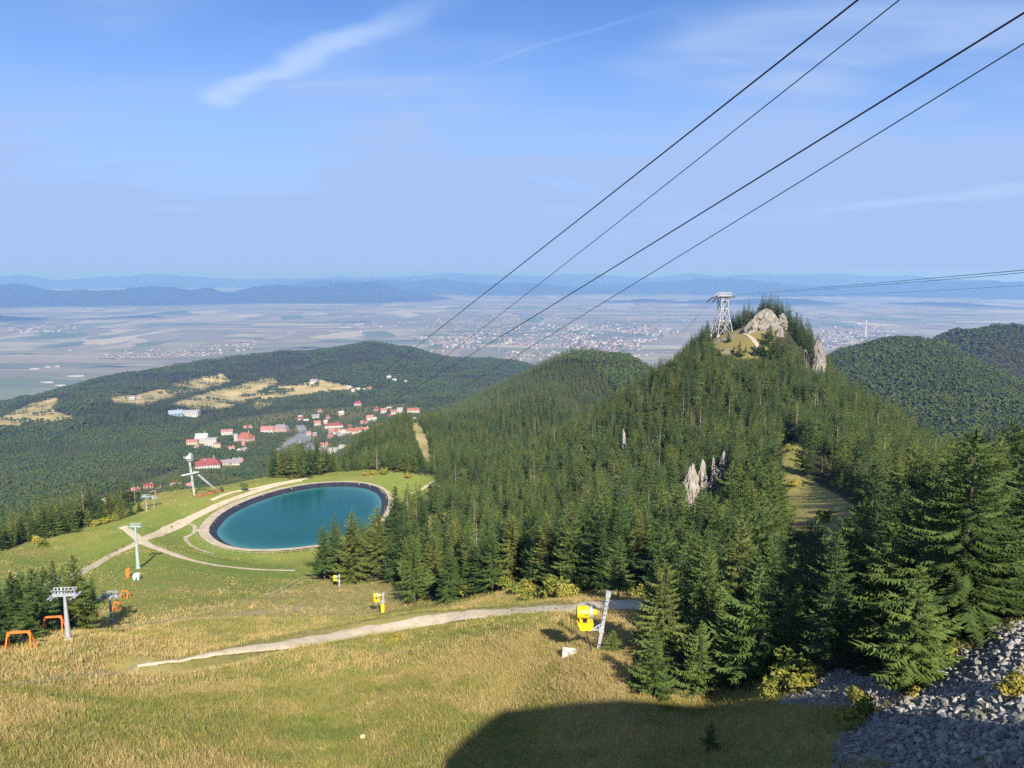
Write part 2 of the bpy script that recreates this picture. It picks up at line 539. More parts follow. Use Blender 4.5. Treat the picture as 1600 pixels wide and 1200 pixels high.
def hit(u, v, r0=25.0, r1=60000.0, rmax=1e9):
    """first point where the view ray of a pixel meets the ground"""
    x, y, z = ray(u, v); h = math.hypot(x, y); x /= h; y /= h; z /= h
    R = np.exp(np.linspace(math.log(r0), math.log(r1), 900))
    g = ground_z(x * R, y * R)
    below = np.nonzero(z * R <= g)[0]
    if len(below) == 0: return None
    i = max(1, below[0]); a, b = R[i - 1], R[i]
    S = np.linspace(a, b, 60); g = ground_z(x * S, y * S)
    j = np.nonzero(z * S <= g)[0]; r = S[j[0]] if len(j) else b
    if r > rmax: return None
    return Vector((x * r, y * r, float(ground_z([x * r], [y * r])[0])))

def spline2(P, step):
    S = [P[0]]
    for i in range(len(P) - 1):
        p0 = P[max(i - 1, 0)]; p1 = P[i]; p2 = P[i + 1]; p3 = P[min(i + 2, len(P) - 1)]
        m = max(2, int(np.linalg.norm(p2 - p1) / step))
        for k in range(1, m + 1):
            t = k / m
            S.append(0.5 * ((2 * p1) + (-p0 + p2) * t + (2 * p0 - 5 * p1 + 4 * p2 - p3) * t * t + (-p0 + 3 * p1 - 3 * p2 + p3) * t ** 3))
    return np.array(S)
ROAD_PX = [(1100,948),(1030,946),(985,945),(940,947),(900,950),(840,954),(770,960),(700,967),(640,977),(570,989),(500,1001),(450,1008),(400,1014),(350,1021),(300,1030),(262,1035),(215,1042)]
_r = [hit(u, v, rmax=1200.0) for u, v in ROAD_PX]
_u = np.array([q[0] for q, p in zip(ROAD_PX, _r) if p is not None]); _d = np.array([math.hypot(p[0], p[1]) for p in _r if p is not None])
_f = np.polyval(np.polyfit((_u - 600) / 400.0, np.log(_d), 4), (_u - 600) / 400.0)
_q = [at(q[0], q[1], math.exp(f)) for q, f in zip([q for q, p in zip(ROAD_PX, _r) if p is not None], _f)]
ROAD1 = spline2(np.array([[p[0], p[1]] for p in _q]), 1.5)
_z = ground_z(ROAD1[:, 0], ROAD1[:, 1])
_z = np.convolve(np.pad(_z, 10, mode='edge'), np.ones(21) / 21, mode='valid')
BENCH.append((ROAD1, _z, 2.6))
# ------------------------------------------------------------------ regions of the picture's ground
OPEN_NEAR = [(-900,4000),(-900,850),(-20,862),(60,842),(100,832),(200,797),(240,772),(303,762),(400,745),(470,748),(545,733),(600,736),(682,744),(690,772),(655,800),(640,792),(606,792),(575,838),(520,856),(503,875),(500,905),(530,908),(575,905),(622,905),(640,938),(690,940),(722,936),(790,918),(860,922),(960,926),(1030,925),(1040,955),(1015,1000),(985,1030),(985,1085),(1150,1080),(1240,1052),(1290,1060),(1370,1062),(1480,1015),(1545,980),(1700,945),(2600,900),(2600,4000)]
SHADE_TREES = [(-100,880),(40,880),(160,900),(155,960),(110,1000),(60,1000),(0,1015),(-100,1030)]
MEADOW_HILL = [(1222,690),(1240,688),(1262,702),(1258,730),(1275,755),(1345,795),(1345,840),(1290,850),(1215,815),(1168,775),(1200,750),(1225,740),(1215,715)]
PEAK_CLEAR = [(1103,526),(1125,514),(1160,505),(1185,500),(1205,496),(1213,500),(1214,520),(1200,560),(1192,548),(1185,560),(1160,560),(1125,552)]
STRIP = [(640,652),(653,652),(664,676),(680,722),(664,724),(652,690)]
PLATEAU = [[(-40,676),(0,652),(68,622),(92,622),(84,642),(120,652),(70,662),(0,676)],
 [(165,612),(210,618),(262,604),(350,583),(358,596),(330,606),(280,618),(224,632),(176,630)],
 [(262,632),(300,620),(330,612),(395,596),(430,588),(432,600),(400,612),(425,618),(352,638),(316,640)],
 [(392,632),(428,606),(500,594),(560,606),(560,618),(500,616),(450,624),(402,640)],
 [(270,606),(330,590),(352,590),(330,604),(280,612)]]
VILLAGE = [(272,700),(300,675),(330,660),(470,640),(640,630),(690,650),(660,662),(600,668),(545,690),(520,715),(480,712),(440,730),(385,728),(330,762),(200,790),(150,800),(150,775),(230,750),(285,730)]
SCREE = [(1215,1100),(1235,1075),(1310,1045),(1365,1062),(1450,1050),(1500,1010),(1545,980),(1700,950),(2300,900),(2300,3000),(1270,3000),(1300,1160),(1340,1130),(1320,1105)]
def regions(P):
    """masks for points of the ground, told by where they lie in the picture and how far off"""
    u, v, fy = project(P)
    r = np.hypot(P[:, 0], P[:, 1])
    front = P[:, 1] * CP - P[:, 2] * SP > 1.0
    o = (in_poly(u, v, OPEN_NEAR) & (r < 515) & front) | (r < 24) | (~front & (r < 200))
    clear = in_poly(u, v, MEADOW_HILL) & (r > 110) & (r < 440)
    peak = in_poly(u, v, PEAK_CLEAR) & (r > 510) & (r < 662)
    strip = in_poly(u, v, STRIP) & (r > 430) & (r < 1300)
    plat = np.zeros(u.shape, bool)
    for p in PLATEAU: plat |= in_poly(u, v, p)
    plat &= (r > 2600) & (r < 4700)
    vill = in_poly(u, v, VILLAGE) & (r > 1300) & (r < 4000)
    scree = in_poly(u, v, SCREE) & (r < 130) & front
    return dict(open=o, clear=clear, peak=peak, strip=strip, plat=plat, vill=vill, scree=scree, u=u, v=v, r=r)

# ------------------------------------------------------------------ ground sheet
azs = np.concatenate([np.linspace(-180, -46, 36)[:-1], np.linspace(-46, 46, 461), np.linspace(46, 180, 36)[1:]])
azs[-1] = 180.0
rs = np.exp(np.linspace(math.log(6.0), math.log(69000.0), 780))
AZ, RR = np.meshgrid(np.radians(azs), rs, indexing='ij')
GX, GY = np.sin(AZ) * RR, np.cos(AZ) * RR
GZ = ground_z(GX.ravel(), GY.ravel()).reshape(GX.shape)
GZ[-1, :] = GZ[0, :]
na, nr = GX.shape
LOW = float(GZ.min()); TOPG = float(GZ.max())
GP = np.stack([GX.ravel(), GY.ravel(), GZ.ravel()], 1)
idx = np.arange(na * nr).reshape(na, nr)
Q = np.stack([idx[:-1, :-1], idx[:-1, 1:], idx[1:, 1:], idx[1:, :-1]], -1).reshape(-1, 4)
Q = Q[:, ::-1]
reg = regions(GP)
rr_ = reg['r']
woods = ~(reg['open'] | reg['clear'] | reg['peak'] | reg['strip'] | reg['plat'] | reg['vill'])
woods &= rr_ < 6300
def attr_f(me, name, val):
    a = me.attributes.new(name, 'FLOAT', 'POINT')
    a.data.foreach_set('value', np.asarray(val, np.float32))

def ground_material():
    m = M('ground_turf', 0.95, 0.1)
    big = m.noise(0.012, 5, 0.6)
    mid = m.noise(0.07, 5, 0.65, sc=(1, 1.6, 1), rot=0.3)
    fine = m.noise(0.9, 5, 0.7, sc=(1.0, 0.6, 1))
    vf = m.noise(5.0, 3, 0.6)
    k = m.math('ADD', m.math('MULTIPLY', big, 0.35), m.math('ADD', m.math('MULTIPLY', mid, 0.45), m.math('MULTIPLY', fine, 0.25)))
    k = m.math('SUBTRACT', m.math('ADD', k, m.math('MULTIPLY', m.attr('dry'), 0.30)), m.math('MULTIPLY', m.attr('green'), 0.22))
    turf = m.ramp(k, [(0.25, (0.125, 0.195, 0.036)), (0.42, (0.195, 0.24, 0.05)), (0.54, (0.265, 0.240, 0.068)), (0.66, (0.36, 0.285, 0.105)), (0.85, (0.44, 0.345, 0.155))])
    turf = m.mix(m.rampv(m.noise(0.35, 4, 0.6), 0.50, 0.68, 0.0, 0.5), turf, (0.19, 0.21, 0.045))
    turf = m.mix(m.rampv(vf, 0.3, 0.7, 0.0, 0.45), turf, m.mix(0.5, turf, (0.05, 0.055, 0.012), 'MIX'))
    # far plateau pastures
    pk = m.noise(0.012, 4, 0.6)
    past = m.ramp(pk, [(0.3, (0.15, 0.155, 0.05)), (0.5, (0.34, 0.27, 0.12)), (0.7, (0.45, 0.36, 0.18))])
    c = m.mix(m.attr('pasture'), turf, past)
    # floor of the woods
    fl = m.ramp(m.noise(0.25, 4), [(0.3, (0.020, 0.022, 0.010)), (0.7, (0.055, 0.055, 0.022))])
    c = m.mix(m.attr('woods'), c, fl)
    # stony bits
    st = m.ramp(m.noise(0.5, 6, 0.65), [(0.3, (0.10, 0.095, 0.085)), (0.6, (0.26, 0.25, 0.23))])
    c = m.mix(m.attr('stony'), c, st)
    # fields of the plain
    def fields(scale, sx, sy, rot, vals):
        mp = m.new('ShaderNodeMapping'); mp.inputs['Scale'].default_value = (sx, sy, 0.0); mp.inputs['Rotation'].default_value = (0, 0, rot)
        wv = m.new('ShaderNodeVectorMath', operation='ADD')
        nz = m.new('ShaderNodeTexNoise'); nz.inputs['Scale'].default_value = 0.0002; m.ln(m.pos(), nz.inputs['Vector'])
        sc_ = m.new('ShaderNodeVectorMath', operation='SCALE'); m.ln(nz.outputs['Color'], sc_.inputs[0]); sc_.inputs['Scale'].default_value = 1800.0
        m.ln(m.pos(), wv.inputs[0]); m.ln(sc_.outputs[0], wv.inputs[1])
        m.ln(wv.outputs[0], mp.inputs[0])
        v = m.new('ShaderNodeTexVoronoi', distance='MANHATTAN'); v.inputs['Scale'].default_value = scale
        m.ln(mp.outputs[0], v.inputs['Vector'])
        s = m.new('ShaderNodeSeparateColor'); m.ln(v.outputs['Color'], s.inputs[0])
        return m.ramp(s.outputs[0], vals)
    pal = [(0.0, (0.176, 0.151, 0.113)), (0.18, (0.270, 0.248, 0.180)), (0.34, (0.099, 0.131, 0.071)), (0.50, (0.208, 0.183, 0.136)), (0.62, (0.057, 0.111, 0.046)), (0.74, (0.332, 0.301, 0.217)), (0.88, (0.145, 0.144, 0.097)), (1.0, (0.187, 0.183, 0.136))]
    f1 = fields(0.0011, 0.45, 2.4, 0.15, pal)
    f2 = fields(0.0013, 1.5, 0.55, 0.5, pal)
    sel = m.rampv(m.noise(0.00022, 3), 0.46, 0.54)
    fld = m.mix(sel, f1, f2)
    fld = m.mix(m.rampv(m.noise(0.0009, 5, 0.7, sc=(0.5, 1.4, 0)), 0.60, 0.66), fld, (0.035, 0.055, 0.022))   # copses
    c = m.mix(m.attr('plain'), c, fld)
    c = m.mix(m.attr('ridge'), c, (0.03, 0.045, 0.02))
    m.col(c)
    h = m.math('ADD', m.noise(1.6, 6, 0.7), m.math('MULTIPLY', m.noise(7.0, 3), 0.4))
    m.bump(h, 0.6, 0.35)
    return m.m
MAT_GROUND = ground_material()
gme = mesh_np('ground', GP, Q, [MAT_GROUND], smooth_shade=True)
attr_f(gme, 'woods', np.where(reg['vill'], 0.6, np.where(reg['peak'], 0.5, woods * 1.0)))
attr_f(gme, 'pasture', (reg['plat'] | reg['strip']) * 1.0)
attr_f(gme, 'stony', np.where(reg['scree'], 0.85, 0.0) + np.where(reg['peak'], 0.8 * smooth(0.0, 0.35, fbm(GP[:, 0] / 14, GP[:, 1] / 14, 3, 88)), 0))
u_, v_ = reg['u'], reg['v']
greenm = smooth(185, 260, rr_) * (rr_ < 620) * 0.4
greenm = np.where(in_poly(u_, v_, [(0,890),(120,850),(200,812),(300,800),(330,850),(480,890),(470,920),(330,905),(250,860),(190,900),(60,930),(0,950)]) & (rr_ < 550), 0.62, greenm)
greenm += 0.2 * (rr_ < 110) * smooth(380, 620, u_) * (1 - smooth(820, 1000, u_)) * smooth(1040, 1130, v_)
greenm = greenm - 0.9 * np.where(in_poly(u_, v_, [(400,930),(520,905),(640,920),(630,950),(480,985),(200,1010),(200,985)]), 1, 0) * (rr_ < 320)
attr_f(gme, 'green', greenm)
dry = np.where(reg['peak'], 0.85, 0.0) + np.where(reg['clear'], 0.34, 0) + 0.6 * (rr_ < 150) * np.exp(-((u_ - 950) / 70.0) ** 2) * smooth(1140, 1060, v_)  + 0.25 * (1 - smooth(120, 200, rr_))
attr_f(gme, 'dry', dry)
attr_f(gme, 'plain', smooth(5200, 6400, rr_) * (GP[:, 2] < -650))
attr_f(gme, 'ridge', np.where(rr_ > 8000, smooth(15, 70, GP[:, 2] - PLAIN_Z), 0.0))
ground = link('ground', gme); tag(ground, kind='structure')

# ------------------------------------------------------------------ haze
HZ0, HZ1 = min(LOW, PLAIN_Z - 2.0) - 1.0, 38.0
hz = MB()
hz.box((0, 0, (HZ1 + HZ0) / 2), (140000, 140000, HZ1 - HZ0))
HM = bpy.data.materials.new('haze'); HM.use_nodes = True
HM.node_tree.nodes.clear()
pv = HM.node_tree.nodes.new('ShaderNodeVolumePrincipled')
ho = HM.node_tree.nodes.new('ShaderNodeOutputMaterial')
HM.node_tree.links.new(pv.outputs[0], ho.inputs['Volume'])
pv.inputs['Color'].default_value = (0.22, 0.42, 1.0, 1)
pv.inputs['Density'].default_value = 6.0e-5
pv.inputs['Anisotropy'].default_value = 0.28
pv.inputs['Absorption Color'].default_value = (0.55, 0.62, 1.0, 1)
haze = hz.build('haze', HM); tag(haze, kind='stuff')
# ------------------------------------------------------------------ reservoir
def strip_mesh(A, B, closed=True):
    n = len(A); V = np.concatenate([A, B]); f = []
    for i in range(n if closed else n - 1):
        j = (i + 1) % n; f.append((i, j, n + j, n + i))
    return V, np.array(f)
def ring3(R, z): return np.column_stack([R, np.full(len(R), z)])
mw = M('reservoir_water', 0.14, 0.16)
d_ = ring_dist(np.array([0.0]), np.array([0.0]), WATER)
wf = m_ = mw.noise(0.05, 3)
mw.col(mw.mix(mw.attr('shallow'), mw.ramp(wf, [(0.3, (0.006, 0.066, 0.066)), (0.7, (0.007, 0.078, 0.078))]), (0.045, 0.16, 0.15)))
mw.bump(mw.noise(1.2, 3, sc=(1, 2, 1)), 0.12, 0.03)
rings = [WATER * (1 - t) + PC * t for t in (0, 0.03, 0.07, 0.13, 0.25, 0.5, 0.8)]
V = np.concatenate([ring3(R, POND_Z) for R in rings] + [[[PC[0], PC[1], POND_Z]]])
n = len(WATER); fq = []; ft = []
for k in range(len(rings) - 1):
    for i in range(n):
        j = (i + 1) % n; fq.append((k * n + i, k * n + j, (k + 1) * n + j, (k + 1) * n + i))
for i in range(n): ft.append(((len(rings) - 1) * n + i, (len(rings) - 1) * n + (i + 1) % n, len(V) - 1))
wme = mesh_np('water', V, [np.array(fq), np.array(ft)], [mw.m])
sh = np.concatenate([np.full(n, a) for a in (1.0, 0.75, 0.35, 0.08, 0, 0, 0)] + [[0.0]])
attr_f(wme, 'shallow', sh)
water = link('water', wme); tag(water, kind='structure')
ml = M('pond_liner', 0.55, 0.35)
ml.col(ml.ramp(ml.noise(0.4, 5), [(0.3, (0.014, 0.016, 0.024)), (0.7, (0.032, 0.034, 0.045))]))
Wd = offset_ring(WATER, -1.5)
V, f = strip_mesh(ring3(RIM, POND_Z + LINER_UP + 0.06), ring3(Wd, POND_Z - 0.7))
liner = link('reservoir_liner', mesh_np('reservoir_liner', V, f, [ml.m])); tag(liner, kind='structure')
mg = M('gravel', 0.95, 0.1)
gk = mg.noise(0.35, 6, 0.7)
mg.col(mg.ramp(gk, [(0.25, (0.25, 0.20, 0.135)), (0.5, (0.38, 0.315, 0.225)), (0.75, (0.48, 0.41, 0.31))]))
mg.bump(mg.noise(3.0, 4), 0.4, 0.15)
GRAVEL = mg.m
Rw = 2.3 + 2.2 * (smooth(0, 1, (PC[0] - WATER[:, 0]) / 40.0))
t_ = np.roll(RIM, -1, 0) - np.roll(RIM, 1, 0); t_ /= np.linalg.norm(t_, axis=1)[:, None]
n_ = np.stack([t_[:, 1], -t_[:, 0]], 1)
if ((RIM + n_ - PC) ** 2).sum() < ((RIM - PC) ** 2).sum(): n_ = -n_
OUT = RIM + n_ * Rw[:, None]
V, f = strip_mesh(ring3(OUT, POND_Z + LINER_UP + 0.05), ring3(RIM, POND_Z + LINER_UP + 0.055))
pth = link('reservoir_path', mesh_np('reservoir_path', V, f, [GRAVEL])); tag(pth, kind='structure')

# ------------------------------------------------------------------ roads and paths, draped on the ground
def drape(name, px, width, mat, lift=0.07, step=2.5, ragged=0.25, seed=0, kind='structure', rmax=1200.0):
    P = [hit(u, v, rmax=rmax) for u, v in px]
    P = np.array([[p.x, p.y] for p in P if p is not None])
    S = spline2(P, step)
    t = np.gradient(S, axis=0); t /= np.linalg.norm(t, axis=1)[:, None]
    nn = np.stack([-t[:, 1], t[:, 0]], 1)
    r = np.random.default_rng(seed)
    W = width if callable(width) else (lambda s: width)
    w = np.array([W(i / (len(S) - 1)) for i in range(len(S))])
    cols = 6; rows = []
    for c in range(cols):
        o = (c / (cols - 1) - 0.5)
        e = (r.random(len(S)) - 0.5) * ragged * (1 if c in (0, cols - 1) else 0)
        X = S + nn * (w * o + e)[:, None]
        z = ground_z(X[:, 0], X[:, 1]) + lift * (0.55 if c in (0, cols - 1) else 1.0)
        rows.append(np.column_stack([X, z]))
    V = np.concatenate(rows); n = len(S); f = []
    for c in range(cols - 1):
        for i in range(n - 1): f.append((c * n + i, c * n + i + 1, (c + 1) * n + i + 1, (c + 1) * n + i))
    o = link(name, mesh_np(name, V, np.array(f), [mat], smooth_shade=True))
    tag(o, kind=kind)
    return S
md = M('dirt_road', 0.95, 0.1)
dk = md.math('ADD', md.math('MULTIPLY', md.noise(0.5, 6, 0.7), 0.6), md.math('MULTIPLY', md.noise(4.0, 4, 0.7), 0.4))
md.col(md.ramp(dk, [(0.30, (0.26, 0.21, 0.13)), (0.45, (0.47, 0.385, 0.26)), (0.62, (0.60, 0.51, 0.37)), (0.8, (0.66, 0.58, 0.44))]))
md.bump(md.noise(5.0, 4), 0.5, 0.12)
DIRT = md.m
drape('dirt_road', ROAD_PX, lambda s: 4.6 - 4.1 * smooth(0.72, 1.0, np.array(s)), DIRT, 0.30, 1.5, 0.5, 1)
drape('gravel_road', [(70,918),(100,905),(139,888),(165,873),(195,858),(225,843),(262,828),(295,812),(330,795),(365,780),(400,768),(435,757),(470,750)], 4.9, DIRT, 0.2, 4, 0.8, 2)
drape('gravel_track', [(192,823),(206,833),(221,845),(245,857),(275,868),(305,877),(340,884),(375,888),(420,891),(462,892)], 3.2, DIRT, 0.24, 4, 0.6, 3)
drape('footpath', [(290,818),(304,822),(303,833),(290,840),(297,851),(315,860),(335,866)], 1.8, GRAVEL, 0.2, 3, 0.3, 4)
drape('footpath', [(300,830),(318,827),(330,829)], 2.4, GRAVEL, 0.22, 3, 0.3, 14)
drape('footpath', [(330,782),(360,770),(400,763),(430,756),(480,748)], 2.4, DIRT, 0.2, 4, 0.3, 15)
drape('footpath', [(640,772),(660,764),(680,754)], 1.2, DIRT, 0.2, 3, 0.3, 5)
mt = simple('worn_turf', (0.33, 0.26, 0.13), 0.95, 0.3, 0.6)
drape('wheel_track', [(400,936),(430,924),(460,908),(490,896)], 1.0, mt, 0.1, 3, 0.4, 6)
drape('wheel_track', [(408,939),(440,926),(468,911),(500,897)], 1.0, mt, 0.1, 3, 0.4, 7)
drape('worn_trail', [(200,977),(260,968),(330,965),(400,957),(470,948),(540,938)], 3.0, mt, 0.05, 3, 1.4, 8)
drape('worn_trail', [(250,1037),(215,1042),(170,1049),(110,1058),(50,1066),(-20,1076)], lambda s: 1.2 + 1.4 * math.sin(3.0 * float(s)), mt, 0.12, 2, 0.9, 18)
drape('bare_track', [(1142,512),(1160,520),(1178,533),(1187,545)], 3.2, GRAVEL, 0.5, 3, 0.8, 9)
drape('bare_earth', [(303,776),(325,771),(345,766)], 4.0, simple('red_earth', (0.30, 0.115, 0.05), 0.95, 0.3, 0.3), 0.3, 3, 1.5, 10)

fe = tag(empty('reservoir_fence', (0, 0, 0)), 'low post and rail fence round the near side of the reservoir path', 'fence')
OUTF = offset_ring(WATER, 9.0)
post = MB(); rail = MB(); prev = None
for i in range(0, len(OUTF)):
    x, y = OUTF[i]
    if y > PC[1] + 25: continue
    z = gz(x, y)
    if i % 2 == 0: post.box((x, y, z + 0.45), (0.12, 0.12, 1.3))
    if prev is not None and math.hypot(prev[0] - x, prev[1] - y) < 12: rail.beam(prev, (x, y, z + 0.95), 0.06, 0.09)
    prev = (x, y, z + 0.95)
FW = simple('fence_wood', (0.34, 0.29, 0.22), 0.9, 0.2)
tag(post.build('posts', FW, fe), kind='stuff'); tag(rail.build('rails', FW, fe), kind='stuff')
# ------------------------------------------------------------------ built things
CLEAR = []
STEEL = simple('galvanised_steel', (0.37, 0.39, 0.41), 0.5, 0.12, 1.5, 0.35, 0.5)
STEEL_W = simple('white_painted_steel', (0.44, 0.44, 0.43), 0.5, 0.08, 0.8, 0.0, 0.4)
STEEL_G = simple('greenish_painted_steel', (0.30, 0.37, 0.36), 0.5, 0.12, 1.0, 0.1, 0.4)
DARK = simple('dark_steel', (0.035, 0.036, 0.04), 0.5, 0.2, 1.0, 0.3, 0.5)
ORANGE = simple('orange_paint', (0.72, 0.16, 0.03), 0.55, 0.12, 1.0)
YELLOW = simple('yellow_paint', (0.66, 0.43, 0.008), 0.42, 0.06, 2.0, 0.0, 0.5)
YELLOW_PAD = simple('yellow_padding', (0.68, 0.48, 0.01), 0.7, 0.06, 2.0)
BLACK = simple('black_rubber', (0.018, 0.018, 0.02), 0.6, 0.2, 3.0)
CONCRETE = simple('concrete', (0.44, 0.42, 0.38), 0.9, 0.15, 1.2)
WHITE_TARP = simple('white_tarp', (0.58, 0.57, 0.55), 0.7, 0.08, 1.0)

# ---- drag and chair lift pylons
def lift_pylon(u, v, vtop, arm, rz, label, mat, dist=None, rscale=1.0, group='lift pylons on the slope'):
    p = hit(u, v) if dist is None else None
    if p is None:
        x, y, _ = ray(u, v); k = dist / math.hypot(x, y); p = Vector((x * k, y * k, gz(x * k, y * k)))
    H = 1.0
    while project([[p.x, p.y, p.z + H]])[1][0] > vtop and H < 60: H += 0.1
    t = empty('lift_pylon', p, rz, label, 'lift pylon', group)
    Hc = H - 1.0
    r = 0.038 * H * rscale
    b = MB(); b.lathe([(r * 1.7, -0.6), (r * 1.7, 0.25), (r * 1.2, 0.3)], n=12); b.build('footing', CONCRETE, t)
    c = MB(); c.lathe([(r * 1.35, 0.3), (r * 1.3, 0.5), (r * 0.62, Hc)], n=14); c.build('column', mat, t)
    a = MB(); a.box((0, 0, Hc - 0.05), (arm, 0.35, 0.42)); a.build('crossarm', mat, t)
    w = arm / 2
    f = MB()
    f.beam((-w, 0.35, Hc + 0.95), (w, 0.35, Hc + 0.95), 0.10, 0.10); f.beam((-w, -0.5, Hc + 0.85), (w, -0.5, Hc + 0.85), 0.08, 0.08)
    for x in np.linspace(-w, w, 7):
        f.beam((x * 0.82, 0, Hc), (x, 0.35, Hc + 0.95), 0.09, 0.09); f.beam((x * 0.9, -0.1, Hc), (x, -0.5, Hc + 0.85), 0.07, 0.07)
    f.build('catwalk_frame', mat, t)
    for sx in (-1, 1):
        s = MB(); x = sx * w * 0.85
        s.beam((x, -1.3, Hc - 0.28), (x, 1.3, Hc - 0.28), 0.16, 0.22)
        s.beam((x + sx * 0.4, -1.2, Hc - 0.15), (x + sx * 0.4, 1.2, Hc - 0.15), 0.35, 0.06)
        s.beam((x, 0, Hc - 0.3), (x, 0, Hc + 0.9), 0.12, 0.12)
        q = s.build('sheave_battery', mat, t)
        d = MB()
        for y in (-1.15, -0.7, -0.23, 0.23, 0.7, 1.15): d.lathe([(0.17, -0.05), (0.2, 0), (0.17, 0.05)], (x + sx * 0.14, y, Hc - 0.28), 10, 'x')
        tag(d.build('sheave_wheels', DARK, q), kind='stuff')
    CLEAR.append((p.x, p.y, 5.0))
    return t, p, H
PY1 = lift_pylon(107, 1000, 919, 3.3, 0.12, 'nearest T-shaped lift pylon with broad grey head, at the left of the slope', STEEL, None, 1.0)
PY2 = lift_pylon(175, 976, 925, 3.2, 0.12, 'second T-shaped lift pylon, smaller and paler, right of the nearest one', STEEL)
PY3 = lift_pylon(216, 888, 818, 3.4, 0.05, 'tall greenish tapered lift pylon between the crossing paths and the white tarped box', STEEL_G, None, 0.8)
PY4 = lift_pylon(229, 798, 773, 3.6, 0.05, 'far grey lift pylon standing on the crest of the meadow', STEEL, None, 0.6)
PY5 = lift_pylon(241, 794, 775, 3.0, 0.05, 'farthest small lift pylon just beyond the crest of the meadow', STEEL, None, 0.6)

# ---- orange frames
def orange_frame(u, v, W, H, rz, label):
    p = hit(u, v)
    t = empty('orange_frame', p, rz, label, 'steel frame', 'orange steel frames below the lift')
    b = MB(); b.beam((-W * 0.44, 0, H), (W * 0.44, 0, H), 0.22, 0.26); b.build('top_beam', ORANGE, t)
    for sx in (-1, 1):
        for sy in (-1, 1):
            l = MB(); l.beam((sx * W * 0.43, 0.0, H - 0.05), (sx * W * 0.52 , sy * 0.9, -0.35 - 0.3 * (sy < 0)), 0.17, 0.17); l.build('leg', ORANGE, t)
        g = MB(); g.beam((sx * W * 0.44, 0, H - 0.65), (sx * W * 0.30, 0, H), 0.14, 0.14); g.build('corner_brace', ORANGE, t)
    return t
orange_frame(32, 1016, 3.4, 2.7, 0.15, 'nearest orange steel frame at the left edge of the slope')
orange_frame(85, 990, 3.2, 3.0, 0.15, 'orange steel frame left of the nearest T-shaped pylon, before the trees')
orange_frame(141, 972, 3.3, 2.4, 0.1, 'orange steel frame between the two T-shaped pylons')
orange_frame(184, 955, 2.0, 2.2, -0.3, 'orange steel frame just right of the second T-shaped pylon')
orange_frame(196, 935, 2.2, 2.1, -0.3, 'farthest orange steel frame, above the second T-shaped pylon')
p = hit(214, 906); t = empty('tarped_box', p, 0.1, 'white tarp covered box standing below the tall greenish pylon', 'covered machine')
b = MB(); b.add([(-1.2, -0.9, -0.3), (1.2, -0.9, -0.3), (1.2, 0.9, -0.3), (-1.2, 0.9, -0.3), (-1.55, -1.1, 2.6), (1.55, -1.1, 2.6), (1.5, 0.9, 2.9), (-1.5, 0.9, 2.9), (0, -1.15, 3.2), (0, 0.9, 3.4)],
   [(0, 1, 5, 8, 4), (1, 2, 6, 5), (2, 3, 7, 9, 6), (3, 0, 4, 7), (4, 8, 9, 7), (8, 5, 6, 9), (3, 2, 1, 0)]); b.build('tarp', WHITE_TARP, t)
b = MB(); b.box((0.1, -1.08, 1.0), (0.7, 0.12, 1.3)); b.build('opening', BLACK, t); t.scale = (0.62, 0.62, 0.62)
p = hit(200, 902); t = empty('net_bundle', p, 0.0, 'upright bundles of orange safety net beside the white tarped box', 'safety net')
for x, y, h in ((-0.5, 0, 3.6), (0.4, 0.3, 4.0), (0.1, -0.6, 3.0)):
    b = MB(); b.lathe([(0.42, -0.3), (0.50, h * 0.3), (0.40, h * 0.6), (0.46, h * 0.85), (0.25, h)], (x, y, 0), 9); b.build('net_roll', ORANGE, t)
t.scale = (0.6, 0.6, 0.75)

